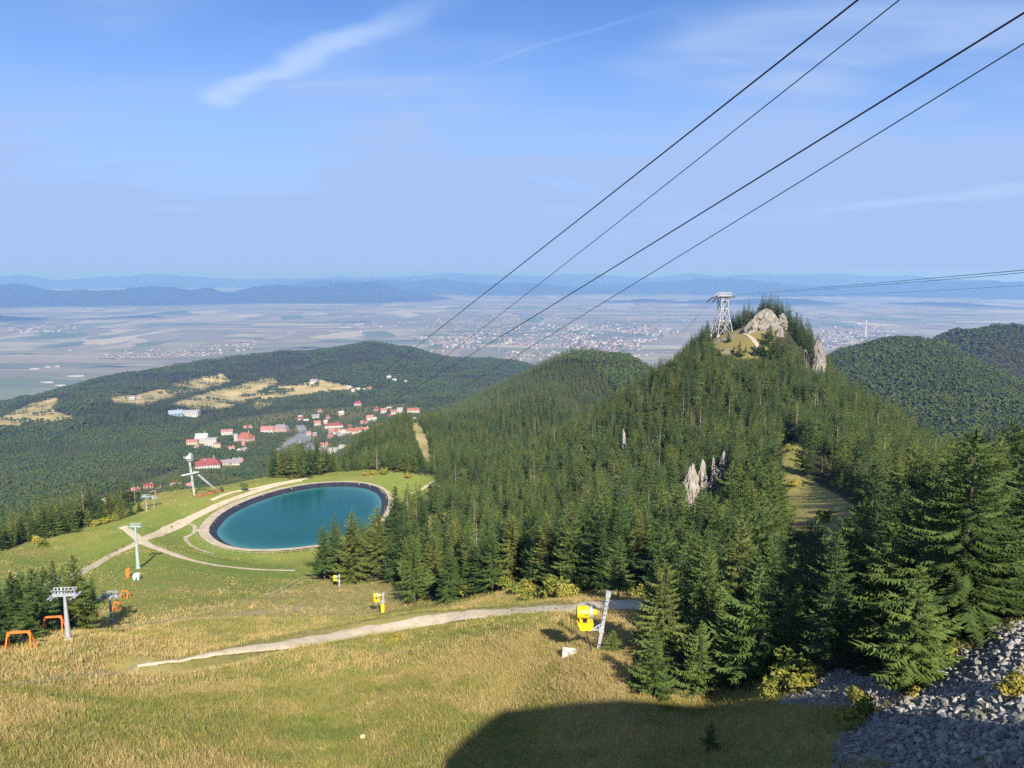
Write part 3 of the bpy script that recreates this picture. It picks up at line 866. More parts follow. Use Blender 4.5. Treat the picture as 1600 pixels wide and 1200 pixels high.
# ---- snow guns
def snow_gun(p, H, lean, rz, label, pad=False, armz=0.36, S=1.0):
    t = empty('snow_gun', p, rz, label, 'snow gun', 'yellow snow guns on the slope')
    top = Vector((lean, 0, H))
    ax = top.normalized()
    m = MB(); m.beam((0, 0, -0.6), top, 0.36, 0.36); m.build('mast', STEEL, t)
    h = MB(); h.beam(top - ax * 0.5 + Vector((-0.02, 0, 0)), top + ax * 0.12, 0.52, 0.52); h.build('mast_head', STEEL, t)
    f = MB()
    for k in range(5): f.box(tuple(ax * (H * (0.55 + 0.08 * k)) + Vector((0, -0.2, 0))), (0.16, 0.03, 0.1))
    tag(f.build('bolt_plates', DARK, t), kind='stuff')
    if pad:
        q = MB(); q.lathe([(0.42, 0.05), (0.45, 0.2), (0.45, H * 0.42), (0.36, H * 0.45)], n=12); q.build('padding', YELLOW_PAD, t)
    zc = H * armz; xc = lean * armz
    ax0 = xc - 1.9 * S
    a = MB(); a.beam((xc + 0.25, 0, zc), (ax0 - 0.6 * S, 0, zc + 0.05), 0.22, 0.16); a.beam((xc, 0, zc + 0.75 * S), (xc - 1.0 * S, 0, zc + 0.12), 0.12, 0.12)
    a.box((xc, 0, zc + 0.05), (0.56, 0.56, 0.62)); a.build('support_arm', STEEL, t)
    g = Vector((ax0, 0, zc + 0.15))
    # tray: wedge shaped cabinet wider at the top
    c = MB()
    bw, tw, hh, dd = 0.62 * S, 1.02 * S, 1.05 * S, 0.62 * S
    c.add([(g.x - bw, -dd, g.z), (g.x + bw * 1.15, -dd, g.z), (g.x + bw * 1.15, dd, g.z), (g.x - bw, dd, g.z),
           (g.x - tw, -dd * 1.1, g.z + hh * 0.95), (g.x + tw * 0.92, -dd * 1.1, g.z + hh * 0.82), (g.x + tw * 0.92, dd * 1.1, g.z + hh * 0.82), (g.x - tw, dd * 1.1, g.z + hh * 0.95),
           (g.x - tw * 0.86, -dd * 1.1, g.z + hh * 0.80), (g.x + tw * 0.80, -dd * 1.1, g.z + hh * 0.80)],
          [(3, 2, 1, 0), (0, 1, 5, 9, 8, 4), (1, 2, 6, 5), (2, 3, 7, 6), (3, 0, 4, 7), (4, 8, 9, 5, 6, 7)])
    c.build('cabinet', YELLOW, t)
    y = MB(); y.box((g.x + 0.05, 0, g.z + hh * 0.98), (0.95 * S, 0.8 * S, 0.42 * S)); y.build('swivel', BLACK, t)
    # barrel turned to the right, open end with ring of nozzles
    bz = g.z + hh + 0.98 * S
    tub = MB()
    pr = [(0.50, -1.02), (0.72, -0.98), (0.78, -0.6), (0.78, 0.28), (0.74, 0.42), (0.70, 0.42), (0.68, -0.3), (0.05, -0.35)]
    tub.lathe([(r * S, q * S) for r, q in pr], (g.x - 0.02, 0, bz), 20, 'x'); tub.build('barrel', YELLOW, t)
    ly = MB()
    for sx in (-0.55, 0.32): ly.box((g.x + sx * S, 0, bz - 0.82 * S), (0.34 * S, 1.25 * S, 0.42 * S))
    ly.build('yoke', YELLOW, t)
    rg = MB(); rg.lathe([(0.60 * S, 0.42 * S), (0.72 * S, 0.45 * S), (0.74 * S, 0.80 * S), (0.60 * S, 0.84 * S), (0.58 * S, 0.6 * S)], (g.x, 0, bz), 20, 'x'); rg.build('nozzle_ring', STEEL, t)
    no = MB(); no.lathe([(0.34 * S, 0.5 * S), (0.40 * S, 0.85 * S), (0.36 * S, 1.2 * S), (0.2 * S, 1.42 * S), (0.03, 1.47 * S)], (g.x, 0, bz), 14, 'x'); no.build('nose_cone', YELLOW, t)
    gr = MB()
    for k in range(9):
        zz = bz - 0.6 * S + 0.15 * S * k
        gr.box((g.x - 1.03 * S, 0, zz), (0.03, 1.1 * S * math.sqrt(max(0.02, 1 - ((zz - bz) / (0.72 * S)) ** 2)), 0.035))
    tag(gr.build('intake_grille', BLACK, t), kind='stuff')
    # dark emblem with spread wings on the side of the barrel
    e = MB(); ey = -0.79 * S
    e.add([(g.x - 0.34 * S, ey, bz + 0.20 * S), (g.x - 0.12 * S, ey - 0.01, bz + 0.10 * S), (g.x, ey - 0.01, bz - 0.06 * S), (g.x + 0.10 * S, ey - 0.01, bz + 0.10 * S), (g.x + 0.28 * S, ey, bz + 0.16 * S), (g.x + 0.06 * S, ey - 0.01, bz - 0.16 * S), (g.x - 0.10 * S, ey - 0.01, bz - 0.04 * S)],
          [(0, 1, 6), (1, 2, 6), (2, 5, 6), (2, 3, 5), (3, 4, 5)]); e.build('emblem', BLACK, t)
    l2 = MB(); l2.box((g.x - 0.1 * S, ey + 0.03, bz - 0.46 * S), (0.75 * S, 0.06, 0.10 * S)); l2.build('stripe', BLACK, t)
    # hose hanging to the ground
    ho_ = MB()
    P = [Vector((g.x + 0.1, 0.2, g.z)), Vector((g.x + 0.25, 0.15, g.z * 0.62)), Vector((g.x + 0.55, 0.0, g.z * 0.3)), Vector((g.x + 0.75, -0.2, -0.3))]
    for i in range(3): ho_.bar(P[i], P[i + 1], 0.07, n=7)
    ho_.build('hose', BLACK, t)
    return t
pg_ = hit(933, 1016)
def top_height(p, vtop):
    H = 0.5
    lo, hi = 0.5, 600.0
    for _ in range(40):
        H = (lo + hi) / 2
        if project([[p.x, p.y, p.z + H]])[1][0] > vtop: lo = H
        else: hi = H
    return H
Hg = top_height(pg_, 926)
snow_gun(pg_, Hg, 0.17 * Hg, 0.0, 'big yellow snow gun on a leaning steel mast above the grey concrete block', False, 0.36, 0.95)
CLEAR.append((pg_.x, pg_.y, 6))
pg2 = hit(598, 957); H2 = top_height(pg2, 927)
snow_gun(pg2, H2, 0.25, 0.1, 'yellow snow gun with yellow padded foot beside the road, left of the dark trees', True, 0.56, 0.72)
pg3 = hit(530, 917); H3 = top_height(pg3, 898)
snow_gun(pg3, H3, 0.2, 0.1, 'farthest yellow snow gun, half hidden at the tree edge below the reservoir', False, 0.5, 0.62)
pb = hit(888, 1024)
b = MB(); b.add([(-0.8, -0.5, -0.4), (1.1, -0.55, -0.4), (1.0, 0.5, -0.4), (-0.75, 0.55, -0.4), (-0.7, -0.42, 0.78), (0.95, -0.40, 0.58), (0.9, 0.4, 0.62), (-0.62, 0.42, 0.84), (0.15, -0.56, 0.62)],
    [(3, 2, 1, 0), (0, 1, 5, 8, 4), (1, 2, 6, 5), (2, 3, 7, 6), (3, 0, 4, 7), (4, 8, 5, 6, 7)])
o = b.build('concrete_block', CONCRETE, None, pb); tag(o, 'chipped grey concrete block lying in dry grass left of the steel mast', 'concrete block')
pq = hit(567, 1153); b = MB(); b.lathe([(0.10, -0.05), (0.26, 0.10), (0.22, 0.24), (0.06, 0.30)], n=7)
o = b.build('pale_stone', simple('pale_yellow_stone', (0.75, 0.68, 0.34), 0.8, 0.1), None, pq); tag(o, 'small pale yellow stone alone in the meadow grass', 'stone')
pq = hit(46, 842); b = MB(); b.bar((0, 0, -0.5), (0.1, 0, 5.5), 0.16, 0.12); o = b.build('post', simple('pale_wood', (0.5, 0.46, 0.4)), None, pq); tag(o, 'pale thin post before the dark spruces on the far meadow rim', 'post')

# ---- tall white mast with leaning leg beyond the crest
def two_leg(mb, p, q, gap, w):
    p = Vector(p); q = Vector(q); g = Vector((gap / 2, 0, 0))
    mb.beam(p - g, q - g, w, w); mb.beam(p + g, q + g, w, w)
    n = max(4, int((q - p).length / 3.2))
    for k in range(n):
        a = p.lerp(q, k / n); b_ = p.lerp(q, (k + 1) / n)
        s = -1 if k % 2 else 1
        mb.beam(a - g * s, b_ + g * s, w * 0.45, w * 0.45)
pm = hit(304, 775, rmax=900)
Hm = top_height(pm, 708)
sc_ = Hm / 67.0          # metres per picture pixel there
t = empty('white_mast', pm, 0.0, 'tall white twin-legged mast with a leaning leg, beyond the meadow crest', 'mast')
b = MB(); two_leg(b, (0.2, 0, -2), (-4.6 * sc_, 0, 56 * sc_), 1.9 * sc_, 0.75 * sc_); b.build('mast_leg', STEEL_W, t)
b = MB(); two_leg(b, (20 * sc_, 2, 18.0 * sc_), (1 * sc_, 0.4, 39 * sc_), 2.6 * sc_, 0.85 * sc_); two_leg(b, (27 * sc_, 4, 8 * sc_), (20 * sc_, 2, 18 * sc_), 2.4 * sc_, 0.7 * sc_); b.build('leaning_leg', STEEL, t)
b = MB(); b.beam((-16 * sc_, -0.8, 33 * sc_), (9 * sc_, -0.8, 38.5 * sc_), 1.2, 1.5 * sc_); b.build('boom', STEEL_W, t)
b = MB(); b.beam((-13 * sc_, 0, 61.5 * sc_), (-5 * sc_, 0, 55.5 * sc_), 0.9, 1.1 * sc_); b.beam((-7 * sc_, 0, 55.6 * sc_), (1 * sc_, 0, 56.8 * sc_), 2.4, 1.0 * sc_); b.build('head_platform', STEEL, t)
b = MB(); b.box((-3.8 * sc_, 0, 61 * sc_), (7 * sc_, 3.0, 4.4 * sc_)); b.box((-2.6 * sc_, 0, 65 * sc_), (3.2 * sc_, 2.0, 3.0 * sc_)); b.beam((-6 * sc_, 0, 56.5 * sc_), (-6 * sc_, 0, 59 * sc_), 0.5, 0.5); b.beam((-1.5 * sc_, 0, 56.5 * sc_), (-1.5 * sc_, 0, 59 * sc_), 0.5, 0.5); b.build('head_cabin', STEEL_W, t)
CLEAR.append((pm.x, pm.y, 16))

TOWER_G = simple('weathered_grey_steel', (0.31, 0.31, 0.31), 0.6, 0.1, 0.8, 0.0, 0.4)
# ---- lattice pylon of the cableway on the peak
pt = at(1128, 519, dmap(838)); pt.z = gz(pt.x, pt.y) + 0.2
HT = top_height(pt, 457.5)
t = empty('cableway_pylon', pt, 0.28, 'white lattice cableway pylon standing on the bare shoulder of the wooded peak', 'cableway pylon')
lv = [(-1.5, 7.2), (HT * 0.33, 4.9), (HT * 0.62, 3.0), (HT * 0.82, 3.4), (HT * 0.93, 4.0)]
cor = [(-1, -1), (1, -1), (1, 1), (-1, 1)]
for cx, cy_ in cor:
    b = MB()
    for (z0, w0), (z1, w1) in zip(lv[:-1], lv[1:]): b.beam((cx * w0, cy_ * w0 * 0.8, z0), (cx * w1, cy_ * w1 * 0.8, z1), 0.52, 0.52)
    b.build('leg', TOWER_G, t)
    b = MB(); b.box((cx * 7.3, cy_ * 5.9, -1.6), (2.6, 2.6, 2.2)); b.build('footing', CONCRETE, t)
for k in range(4):
    c0, c1 = cor[k], cor[(k + 1) % 4]
    b = MB()
    for (z0, w0), (z1, w1) in zip(lv[:-1], lv[1:]):
        A0 = Vector((c0[0] * w0, c0[1] * w0 * 0.8, z0)); A1 = Vector((c1[0] * w0, c1[1] * w0 * 0.8, z0))
        B0 = Vector((c0[0] * w1, c0[1] * w1 * 0.8, z1)); B1 = Vector((c1[0] * w1, c1[1] * w1 * 0.8, z1))
        b.beam(A0, B1, 0.34, 0.34); b.beam(A1, B0, 0.34, 0.34); b.beam(B0, B1, 0.4, 0.4)
    b.build('lattice_face', TOWER_G, t)
b = MB()
for y in (-3.6, 3.6):
    b.beam((-5.0, y, HT * 0.93), (6.0, y, HT * 0.93), 0.5, 0.7); b.beam((-2.8, y, HT), (5.4, y, HT), 0.4, 0.5)
    for x in (-2.8, 0, 2.7, 5.4): b.beam((x, y, HT * 0.93), (x, y, HT), 0.3, 0.3)
    for x in (-2.8, 0, 2.7): b.beam((x, y, HT * 0.93), (x + 2.7, y, HT), 0.25, 0.25)
    b.beam((-7, y, HT * 0.90), (-2.8, y, HT), 0.3, 0.4)
for x in (-5.0, -0.5, 5.5): b.beam((x, -3.6, HT * 0.93), (x, 3.6, HT * 0.93), 0.4, 0.5)
b.build('head_frame', TOWER_G, t)
for y in (-3.9, 3.9):
    b = MB(); S_ = [Vector((-12.0, y, HT * 0.79)), Vector((-9.4, y, HT * 0.85)), Vector((-5.6, y, HT * 0.893)), Vector((-1.4, y, HT * 0.905)), Vector((4, y, HT * 0.90)), Vector((8.5, y, HT * 0.905))]
    for i in range(5): b.beam(S_[i], S_[i + 1], 0.8, 1.0)
    b.build('saddle', DARK, t)
CLEAR.append((pt.x, pt.y, 13))
PYLON_M = t.matrix_basis.copy(); PYLON_H = HT

# ---- ropes: curves in the upright plane between their two ends, sagging as seen
def rope(name, near_px, near_d, far_px, far_d, px, rad, label, tail=80.0, far_pt=None, group=None, mat=None):
    N = at(*near_px, near_d); Tt = far_pt if far_pt is not None else at(*far_px, far_d)
    d = Vector((Tt.x - N.x, Tt.y - N.y, 0)); L = d.length; d /= L
    nrm = Vector((-d.y, d.x, 0))
    S = [(0.0, N.z)]
    for u, v in px:
        q = Vector(ray(u, v)); k = N.dot(nrm) / q.dot(nrm); P = q * k
        s = (P - N).dot(d)
        if 1.0 < s < L: S.append((s, P.z))
    S.append((L, Tt.z)); S.sort()
    S = np.array(S)
    # smooth sag: straight chord plus parabola-like fit through the seen points
    t_ = S[:, 0] / L
    A = np.stack([t_ * (t_ - 1), t_ * (t_ - 1) * (2 * t_ - 1)], 1)
    c_ = np.linalg.lstsq(A, S[:, 1] - (N.z + (Tt.z - N.z) * t_), rcond=None)[0]
    s_ = np.concatenate([[-tail / L], np.linspace(0, 1, 160) ** 1.6])
    pts_ = []
    for q in s_:
        z = N.z + (Tt.z - N.z) * q + (q * (q - 1)) * c_[0] + q * (q - 1) * (2 * q - 1) * c_[1]
        pts_.append(N + d * (q * L) + Vector((0, 0, z - N.z)))
    b = MB(); n = 6
    V = []; 
    for i, P in enumerate(pts_):
        a = pts_[min(i + 1, len(pts_) - 1)] - pts_[max(i - 1, 0)]; a.normalize()
        sx = a.cross(Vector((0, 0, 1))).normalized(); up = sx.cross(a)
        for k in range(n):
            w = 6.283 * k / n; V.append(P + (sx * math.cos(w) + up * math.sin(w)) * rad)
    Fq = [(i * n + k, i * n + (k + 1) % n, (i + 1) * n + (k + 1) % n, (i + 1) * n + k) for i in range(len(pts_) - 1) for k in range(n)]
    b.add(V, Fq)
    o = b.build(name, mat or ROPE); tag(o, label, 'cable', group)
    return o
ROPE = simple('steel_rope', (0.035, 0.035, 0.04), 0.5, 0.1, 1.0, 0.4, 0.4)
rope('steel_rope', (1340, 0), 34, (432, 702), 2150, [(1200,118),(1060,238),(930,345),(836,400 - 2),(800,427),(665,532),(562,610),(500,656),(450,690)], 0.040, 'topmost thick dark cable running down from the top right', group='cables of the cableway overhead')
rope('steel_rope', (1405, 0), 36, (440, 708), 2150, [(1150,205),(900,400),(800,477),(717,540),(637,602)], 0.026, 'thin cable just below the topmost thick one', group='cables of the cableway overhead')
rope('steel_rope', (1600, 20), 34, (452, 718), 2150, [(1300,202),(988,400),(800,515),(670,592),(555,660),(517,677)], 0.040, 'lower thick dark cable meeting the right edge near the top corner', group='cables of the cableway overhead')
rope('steel_rope', (1600, 68), 36, (462, 722), 2150, [(1330,237),(1064,400),(797,560),(725,605)], 0.026, 'lowest thin cable of the four sweeping from the right edge', group='cables of the cableway overhead')
head = lambda x, y, f: PYLON_M @ Vector((x, y, PYLON_H * f))
G_ = 'cables between the peak pylon and the right edge'
rope('steel_rope', (1600, 426), 120, None, None, [(1450,439),(1325,449),(1200,458)], 0.040, 'lower of the twin thick cables from the peak pylon to the right edge', far_pt=head(8.5, -3.9, 0.915), group=G_)
rope('steel_rope', (1600, 422), 122, None, None, [(1450,435.5),(1325,446),(1200,456.5)], 0.050, 'upper of the twin thick cables from the peak pylon to the right edge', far_pt=head(8.5, 3.9, 0.925), group=G_)
rope('steel_rope', (1600, 446), 120, None, None, [(1450,455),(1325,460),(1200,463)], 0.022, 'faint thin haul cable hanging below the twin thick ones at right', far_pt=head(5, 0, 0.88), group=G_)
for y in (-3.9, 3.9):
    T0 = head(-12, y, 0.79)
    q = at(1010 + y * 3, 545, 2300)
    b = MB()
    prev = T0
    for k in range(1, 41):
        s = k / 40; P = T0.lerp(q, s); P.z -= 75 * s * (1 - s) * 1.2
        b.bar(prev, P, 0.09, n=5, caps=False); prev = P
    o = b.build('steel_rope', ROPE); tag(o, 'thin cable dropping to the left from the %s saddle of the peak pylon' % ('near' if y < 0 else 'far'), 'cable', 'cables beyond the peak pylon')

# ---- limestone needles and crags
def limestone(name='limestone', g=1.0):
    m = M(name, 0.95, 0.15)
    k = m.noise(0.55, 6, 0.7, sc=(1.5, 1.5, 0.35))
    c = m.ramp(k, [(0.30, (0.09, 0.075, 0.06)), (0.44, (0.20, 0.18, 0.15)), (0.6, (0.31, 0.285, 0.25)), (0.8, (0.40, 0.375, 0.34))])
    c = m.mix(1.0, c, (g, g, g), 'MULTIPLY')
    c = m.mix(m.rampv(m.noise(0.25, 4), 0.58, 0.70, 0, 0.6), c, (0.36, 0.26, 0.14))
    m.col(c); m.bump(m.noise(1.2, 6, 0.75, sc=(1.4, 1.4, 0.5)), 0.9, 0.5)
    return m.m
LIME = limestone('limestone', 0.82)
LIME_PALE = limestone('pale_limestone', 1.2)
def crag(name, pos, W, D, H, seed, label, power=0.6, rz=0.0, flut=0.34, group=None, jag=0.75):
    r = np.random.default_rng(seed)
    n, m = 64, 48; V = []
    for j in range(m + 1):
        t = j / m
        prof = max(0.0, 1 - t ** (1 / power)) ** 0.62 if t < 1 else 0
        for k in range(n):
            a = 6.283 * k / n
            f = 1 + flut * float(fbm(np.array(math.cos(a) * 2.2 + seed), np.array(math.sin(a) * 2.2 + t * 0.8), 3, seed)) * 2.2
            f += jag * float(fbm(np.array(math.cos(a) * 4 + seed), np.array(t * 7.0 + math.sin(a) * 4), 3, seed + 9))
            ia, it = math.floor(a * 2.9 + t * 1.3 + seed), math.floor(t * 8 + 0.7 * math.sin(a * 2))
            f += 0.34 * (float(hash2(np.array(float(ia)), np.array(float(it)), seed)) - 0.5) * (1 - t * 0.4)
            x, y = math.cos(a) * W / 2 * (prof * 0.92 + 0.05 * (t < 1)) * f, math.sin(a) * D / 2 * (prof * 0.92 + 0.05 * (t < 1)) * f
            z = H * t * (1 + 0.12 * float(fbm(np.array(math.cos(a) * 3 + seed), np.array(math.sin(a) * 3.0), 3, seed + 3))) - 2.0 * (j == 0)
            x += 0.10 * W * math.sin(t * 3 + seed)
            V.append((x, y, z))
    f_ = np.array([(j * n + k, j * n + (k + 1) % n, (j + 1) * n + (k + 1) % n, (j + 1) * n + k) for j in range(m) for k in range(n)])
    me = mesh_np(name, V, f_, [LIME_PALE if name == 'rock_needle' else LIME])
    o = link(name, me, None, pos); o.rotation_euler = (0, 0, rz)
    tag(o, label, 'rock', group)
    return o
def crag_px(name, u, v, vtop, wpx, dist, seed, label, dr=0.8, power=0.6, group=None, clear=1.2, **kw):
    dist = dmap(dist); p = at(u, v, dist); g = gz(p.x, p.y)
    H = top_height(p, vtop)
    base = min(p.z, g) - 1.0
    H += p.z - base; p.z = base
    slant = p.y * CP - p.z * SP
    W = wpx * slant / F
    CLEAR.append((p.x, p.y, W * clear))
    dirv = Vector((p.x, p.y, 0)).normalized()
    for k in (1, 2, 3): CLEAR.append((p.x - dirv.x * 7 * k, p.y - dirv.y * 7 * k, W * 0.8 + 1))
    return crag(name, p, W, W * dr, H, seed, label, power, group=group, **kw)
GR = 'white limestone needles in the woods'
crag_px('rock_needle', 1080, 784, 727, 21, 400, 3, 'tallest and nearest white rock needle, broad at the foot', 0.7, 0.32, GR)
crag_px('rock_needle', 1098, 759, 720, 15, 412, 8, 'second white rock needle, smooth and rounded, right of the tallest', 0.7, 0.35, GR)
crag_px('rock_needle', 1117, 758, 728, 14, 420, 13, 'third white rock needle with dark pits, right of the rounded one', 0.7, 0.4, GR)
crag_px('rock_needle', 1115, 732, 714, 7, 428, 21, 'small white rock spike just behind the pitted needle', 0.8, 0.5, GR)
crag_px('rock_needle', 1131, 724, 706, 11, 432, 27, 'slanting brownish rock needle farthest right and highest of the group', 0.7, 0.4, GR)
crag_px('rock_needle', 975, 685, 672, 7, 560, 33, 'tiny white rock tip poking from the woods left of the needles', 0.8, 0.5, GR)
GC = 'limestone crags on the peak'
crag_px('rock_crag', 1194, 545, 484, 50, 812, 41, 'broad pale cliff right of the bare track on the peak', 0.5, 0.28, GC, clear=0.7)
crag_px('rock_crag', 1172, 529, 500, 16, 814, 43, 'low tan crag at the left foot of the broad cliff', 0.8, 0.5, GC, clear=0.5)
crag_px('rock_crag', 1217, 560, 514, 13, 796, 47, 'tall narrow grey rock wall among spruces below the summit', 0.6, 0.3, GC, clear=0.9)
crag_px('rock_crag', 1222, 506, 490, 14, 826, 51, 'small white crag right beside the summit', 0.8, 0.5, GC, clear=0.8)
crag_px('rock_crag', 1276, 578, 533, 15, 780, 57, 'pale stepped crag on the right shoulder of the peak', 0.6, 0.3, GC, clear=0.9)
crag_px('rock_crag', 1235, 575, 540, 12, 800, 67, 'grey rock rib among the spruces right of the tall rock wall', 0.6, 0.3, GC, clear=0.8)
crag_px('rock_crag', 1258, 580, 548, 14, 796, 71, 'tan broken rock just left of the stepped crag', 0.7, 0.3, GC, clear=0.8)
crag_px('rock_crag', 1205, 555, 548, 8, 780, 61, 'small white rock below the end of the bare track', 0.8, 0.5, GC, clear=0.6)

# ---- walkers on the gravel road
def skin_person(seed):
    J = [(0, 0, 0.95), (0, 0, 1.15), (0, 0, 1.40), (0, 0, 1.52), (0, 0.02, 1.66),
         (0.10, 0, 0.90), (0.12, 0.10, 0.50), (0.12, 0.05, 0.06), (0.12, 0.2, 0.03),
         (-0.10, 0, 0.90), (-0.12, -0.12, 0.50), (-0.12, -0.26, 0.10), (-0.12, -0.12, 0.04),
         (0.19, 0, 1.40), (0.25, -0.08, 1.13), (0.25, 0.05, 0.88), (-0.19, 0, 1.40), (-0.25, 0.08, 1.13), (-0.24, 0.22, 0.92)]
    E = [(0, 1), (1, 2), (2, 3), (3, 4), (0, 5), (5, 6), (6, 7), (7, 8), (0, 9), (9, 10), (10, 11), (11, 12), (2, 13), (13, 14), (14, 15), (2, 16), (16, 17), (17, 18)]
    Rr = [0.14, 0.14, 0.15, 0.06, 0.105, 0.09, 0.065, 0.045, 0.04, 0.09, 0.065, 0.045, 0.04, 0.07, 0.05, 0.038, 0.07, 0.05, 0.038]
    me = bpy.data.meshes.new('person'); me.from_pydata(J, E, [])
    o = bpy.data.objects.new('person_skin', me); COL.objects.link(o)
    o.modifiers.new('s', 'SKIN'); o.modifiers.new('b', 'SUBSURF').levels = 1
    for i, sv in enumerate(me.skin_vertices[0].data): sv.radius = (Rr[i], Rr[i]); sv.use_root = (i == 0)
    dg = bpy.context.evaluated_depsgraph_get(); dg.update()
    out = bpy.data.meshes.new_from_object(o.evaluated_get(dg))
    bpy.data.objects.remove(o)
    return out
PBASE = skin_person(0)
SKINM = simple('skin', (0.55, 0.36, 0.27)); HAIRM = simple('hair', (0.06, 0.045, 0.035)); TROUS = simple('dark_trousers', (0.04, 0.045, 0.06))
for u, v, c, lab, rz in [(268, 826, (0.05, 0.06, 0.10), 'walker in dark blue alone on the gravel road nearest the reservoir', -1.0), (192, 857, (0.10, 0.03, 0.03), 'walker in dark red top, highest of three left of the tall pylon', -1.0),
                      (182, 863, (0.04, 0.05, 0.05), 'walker in black, middle one of three on the gravel road', 2.1), (170, 872, (0.06, 0.10, 0.14), 'walker in grey blue, lowest of three on the gravel road', 2.1), (139, 884, (0.30, 0.14, 0.10), 'walker in rusty jacket at the lower end of the gravel road by the trees', -1.0)]:
    p = hit(u, v); me = PBASE.copy(); me.materials.clear()
    for mm in (TROUS, simple('jacket', c), SKINM, HAIRM): me.materials.append(mm)
    for pl in me.polygons:
        z = pl.center.z; y = pl.center.y
        pl.material_index = 3 if (z > 1.69 or (z > 1.58 and y < -0.02)) else 2 if z > 1.49 else 1 if z > 0.93 else 0
    o = link('person', me, None, p); o.rotation_euler = (0, 0, rz); tag(o, lab, 'person', 'walkers on the gravel road')
    o.location.z += 0.18

# ---- upper station behind the viewer, whose shadow falls on the slope
def up_sun(p, dy):
    k = (dy - p.y) / SUN_DIR.y; return p + SUN_DIR * k
ST = [up_sun(hit(u, v), -12.0) for u, v in ((690, 1190), (720, 1160), (785, 1112), (960, 1097), (1245, 1092), (1430, 1110))]
x0, x1 = ST[0].x, 0.5 * (ST[4].x + ST[5].x)
print('station', [tuple(round(c, 1) for c in q) for q in ST], [round(up_sun(hit(u, v), -12.0).x, 1) for u, v in ((1340,1105),(1500,1112),(1590,1112))])
prof = [(x0, ST[0].z), (ST[1].x, ST[1].z), (ST[2].x, ST[2].z), (ST[3].x, ST[3].z), (x1, ST[4].z)]
zb = gz(x0 + 10, -14) - 8
t = empty('station_building', (x0, -12.0, 0), 0, 'concrete upper station of the cableway behind the viewpoint', 'building')
dp = 16.0
V = []; 
for y in (0.0, -dp):
    V += [(x - x0, y, z - 0.9) for x, z in prof] + [(x1 - x0, y, zb), (0, y, zb)]
n_ = len(prof) + 2
b = MB(); b.add(V, [tuple(range(n_)), tuple(range(n_, 2 * n_))[::-1]] + [(k, (k + 1) % n_, n_ + (k + 1) % n_, n_ + k) for k in range(n_)]); b.build('wall', CONCRETE, t)
V = []; m_ = len(prof)
for y in (0.35, -dp - 0.35):
    V += [(x - x0, y, z - 0.88) for x, z in prof] + [(x - x0, y, z) for x, z in prof][::-1]
b = MB(); n_ = 2 * m_; b.add(V, [tuple(range(n_)), tuple(range(n_, 2 * n_))[::-1]] + [(k, (k + 1) % n_, n_ + (k + 1) % n_, n_ + k) for k in range(n_)]); b.build('roof', simple('grey_roof', (0.2, 0.2, 0.2)), t)
DG = simple('dark_glass', (0.03, 0.04, 0.05), 0.1, 0.1)
for k in range(3):
    b = MB(); b.box(((x1 - x0) * (0.45 + 0.2 * k), 0.08, ST[2].z - 6.0), (3.6, 0.14, 2.6)); b.build('window', DG, t)
# ------------------------------------------------------------------ village, plain town, chimney
WALL_W = simple('white_render', (0.40, 0.39, 0.36), 0.9, 0.06, 0.2)
WALL_C = simple('cream_render', (0.44, 0.36, 0.27), 0.9, 0.08, 0.2)
WALL_P = simple('pink_render', (0.40, 0.26, 0.22), 0.9, 0.08, 0.2)
ROOF_R = simple('red_tiles', (0.20, 0.050, 0.044), 0.8, 0.15, 0.15)
ROOF_O = simple('orange_tiles', (0.25, 0.092, 0.058), 0.8, 0.15, 0.15)
ROOF_P = simple('faded_red_tiles', (0.33, 0.125, 0.115), 0.8, 0.15, 0.15)
ROOF_G = simple('grey_purple_sheet', (0.20, 0.165, 0.18), 0.7, 0.1, 0.15)
ROOF_B = simple('blue_grey_sheet', (0.20, 0.26, 0.33), 0.5, 0.1, 0.15)
ROOF_W = simple('pale_flat_roof', (0.34, 0.33, 0.32), 0.9, 0.06, 0.15)
GLASS = simple('window_glass', (0.05, 0.06, 0.075), 0.15, 0.1, 1.0, 0.0, 0.5)
ASPH = simple('asphalt', (0.19, 0.19, 0.20), 0.9, 0.2, 0.02)
WINMESH = {}
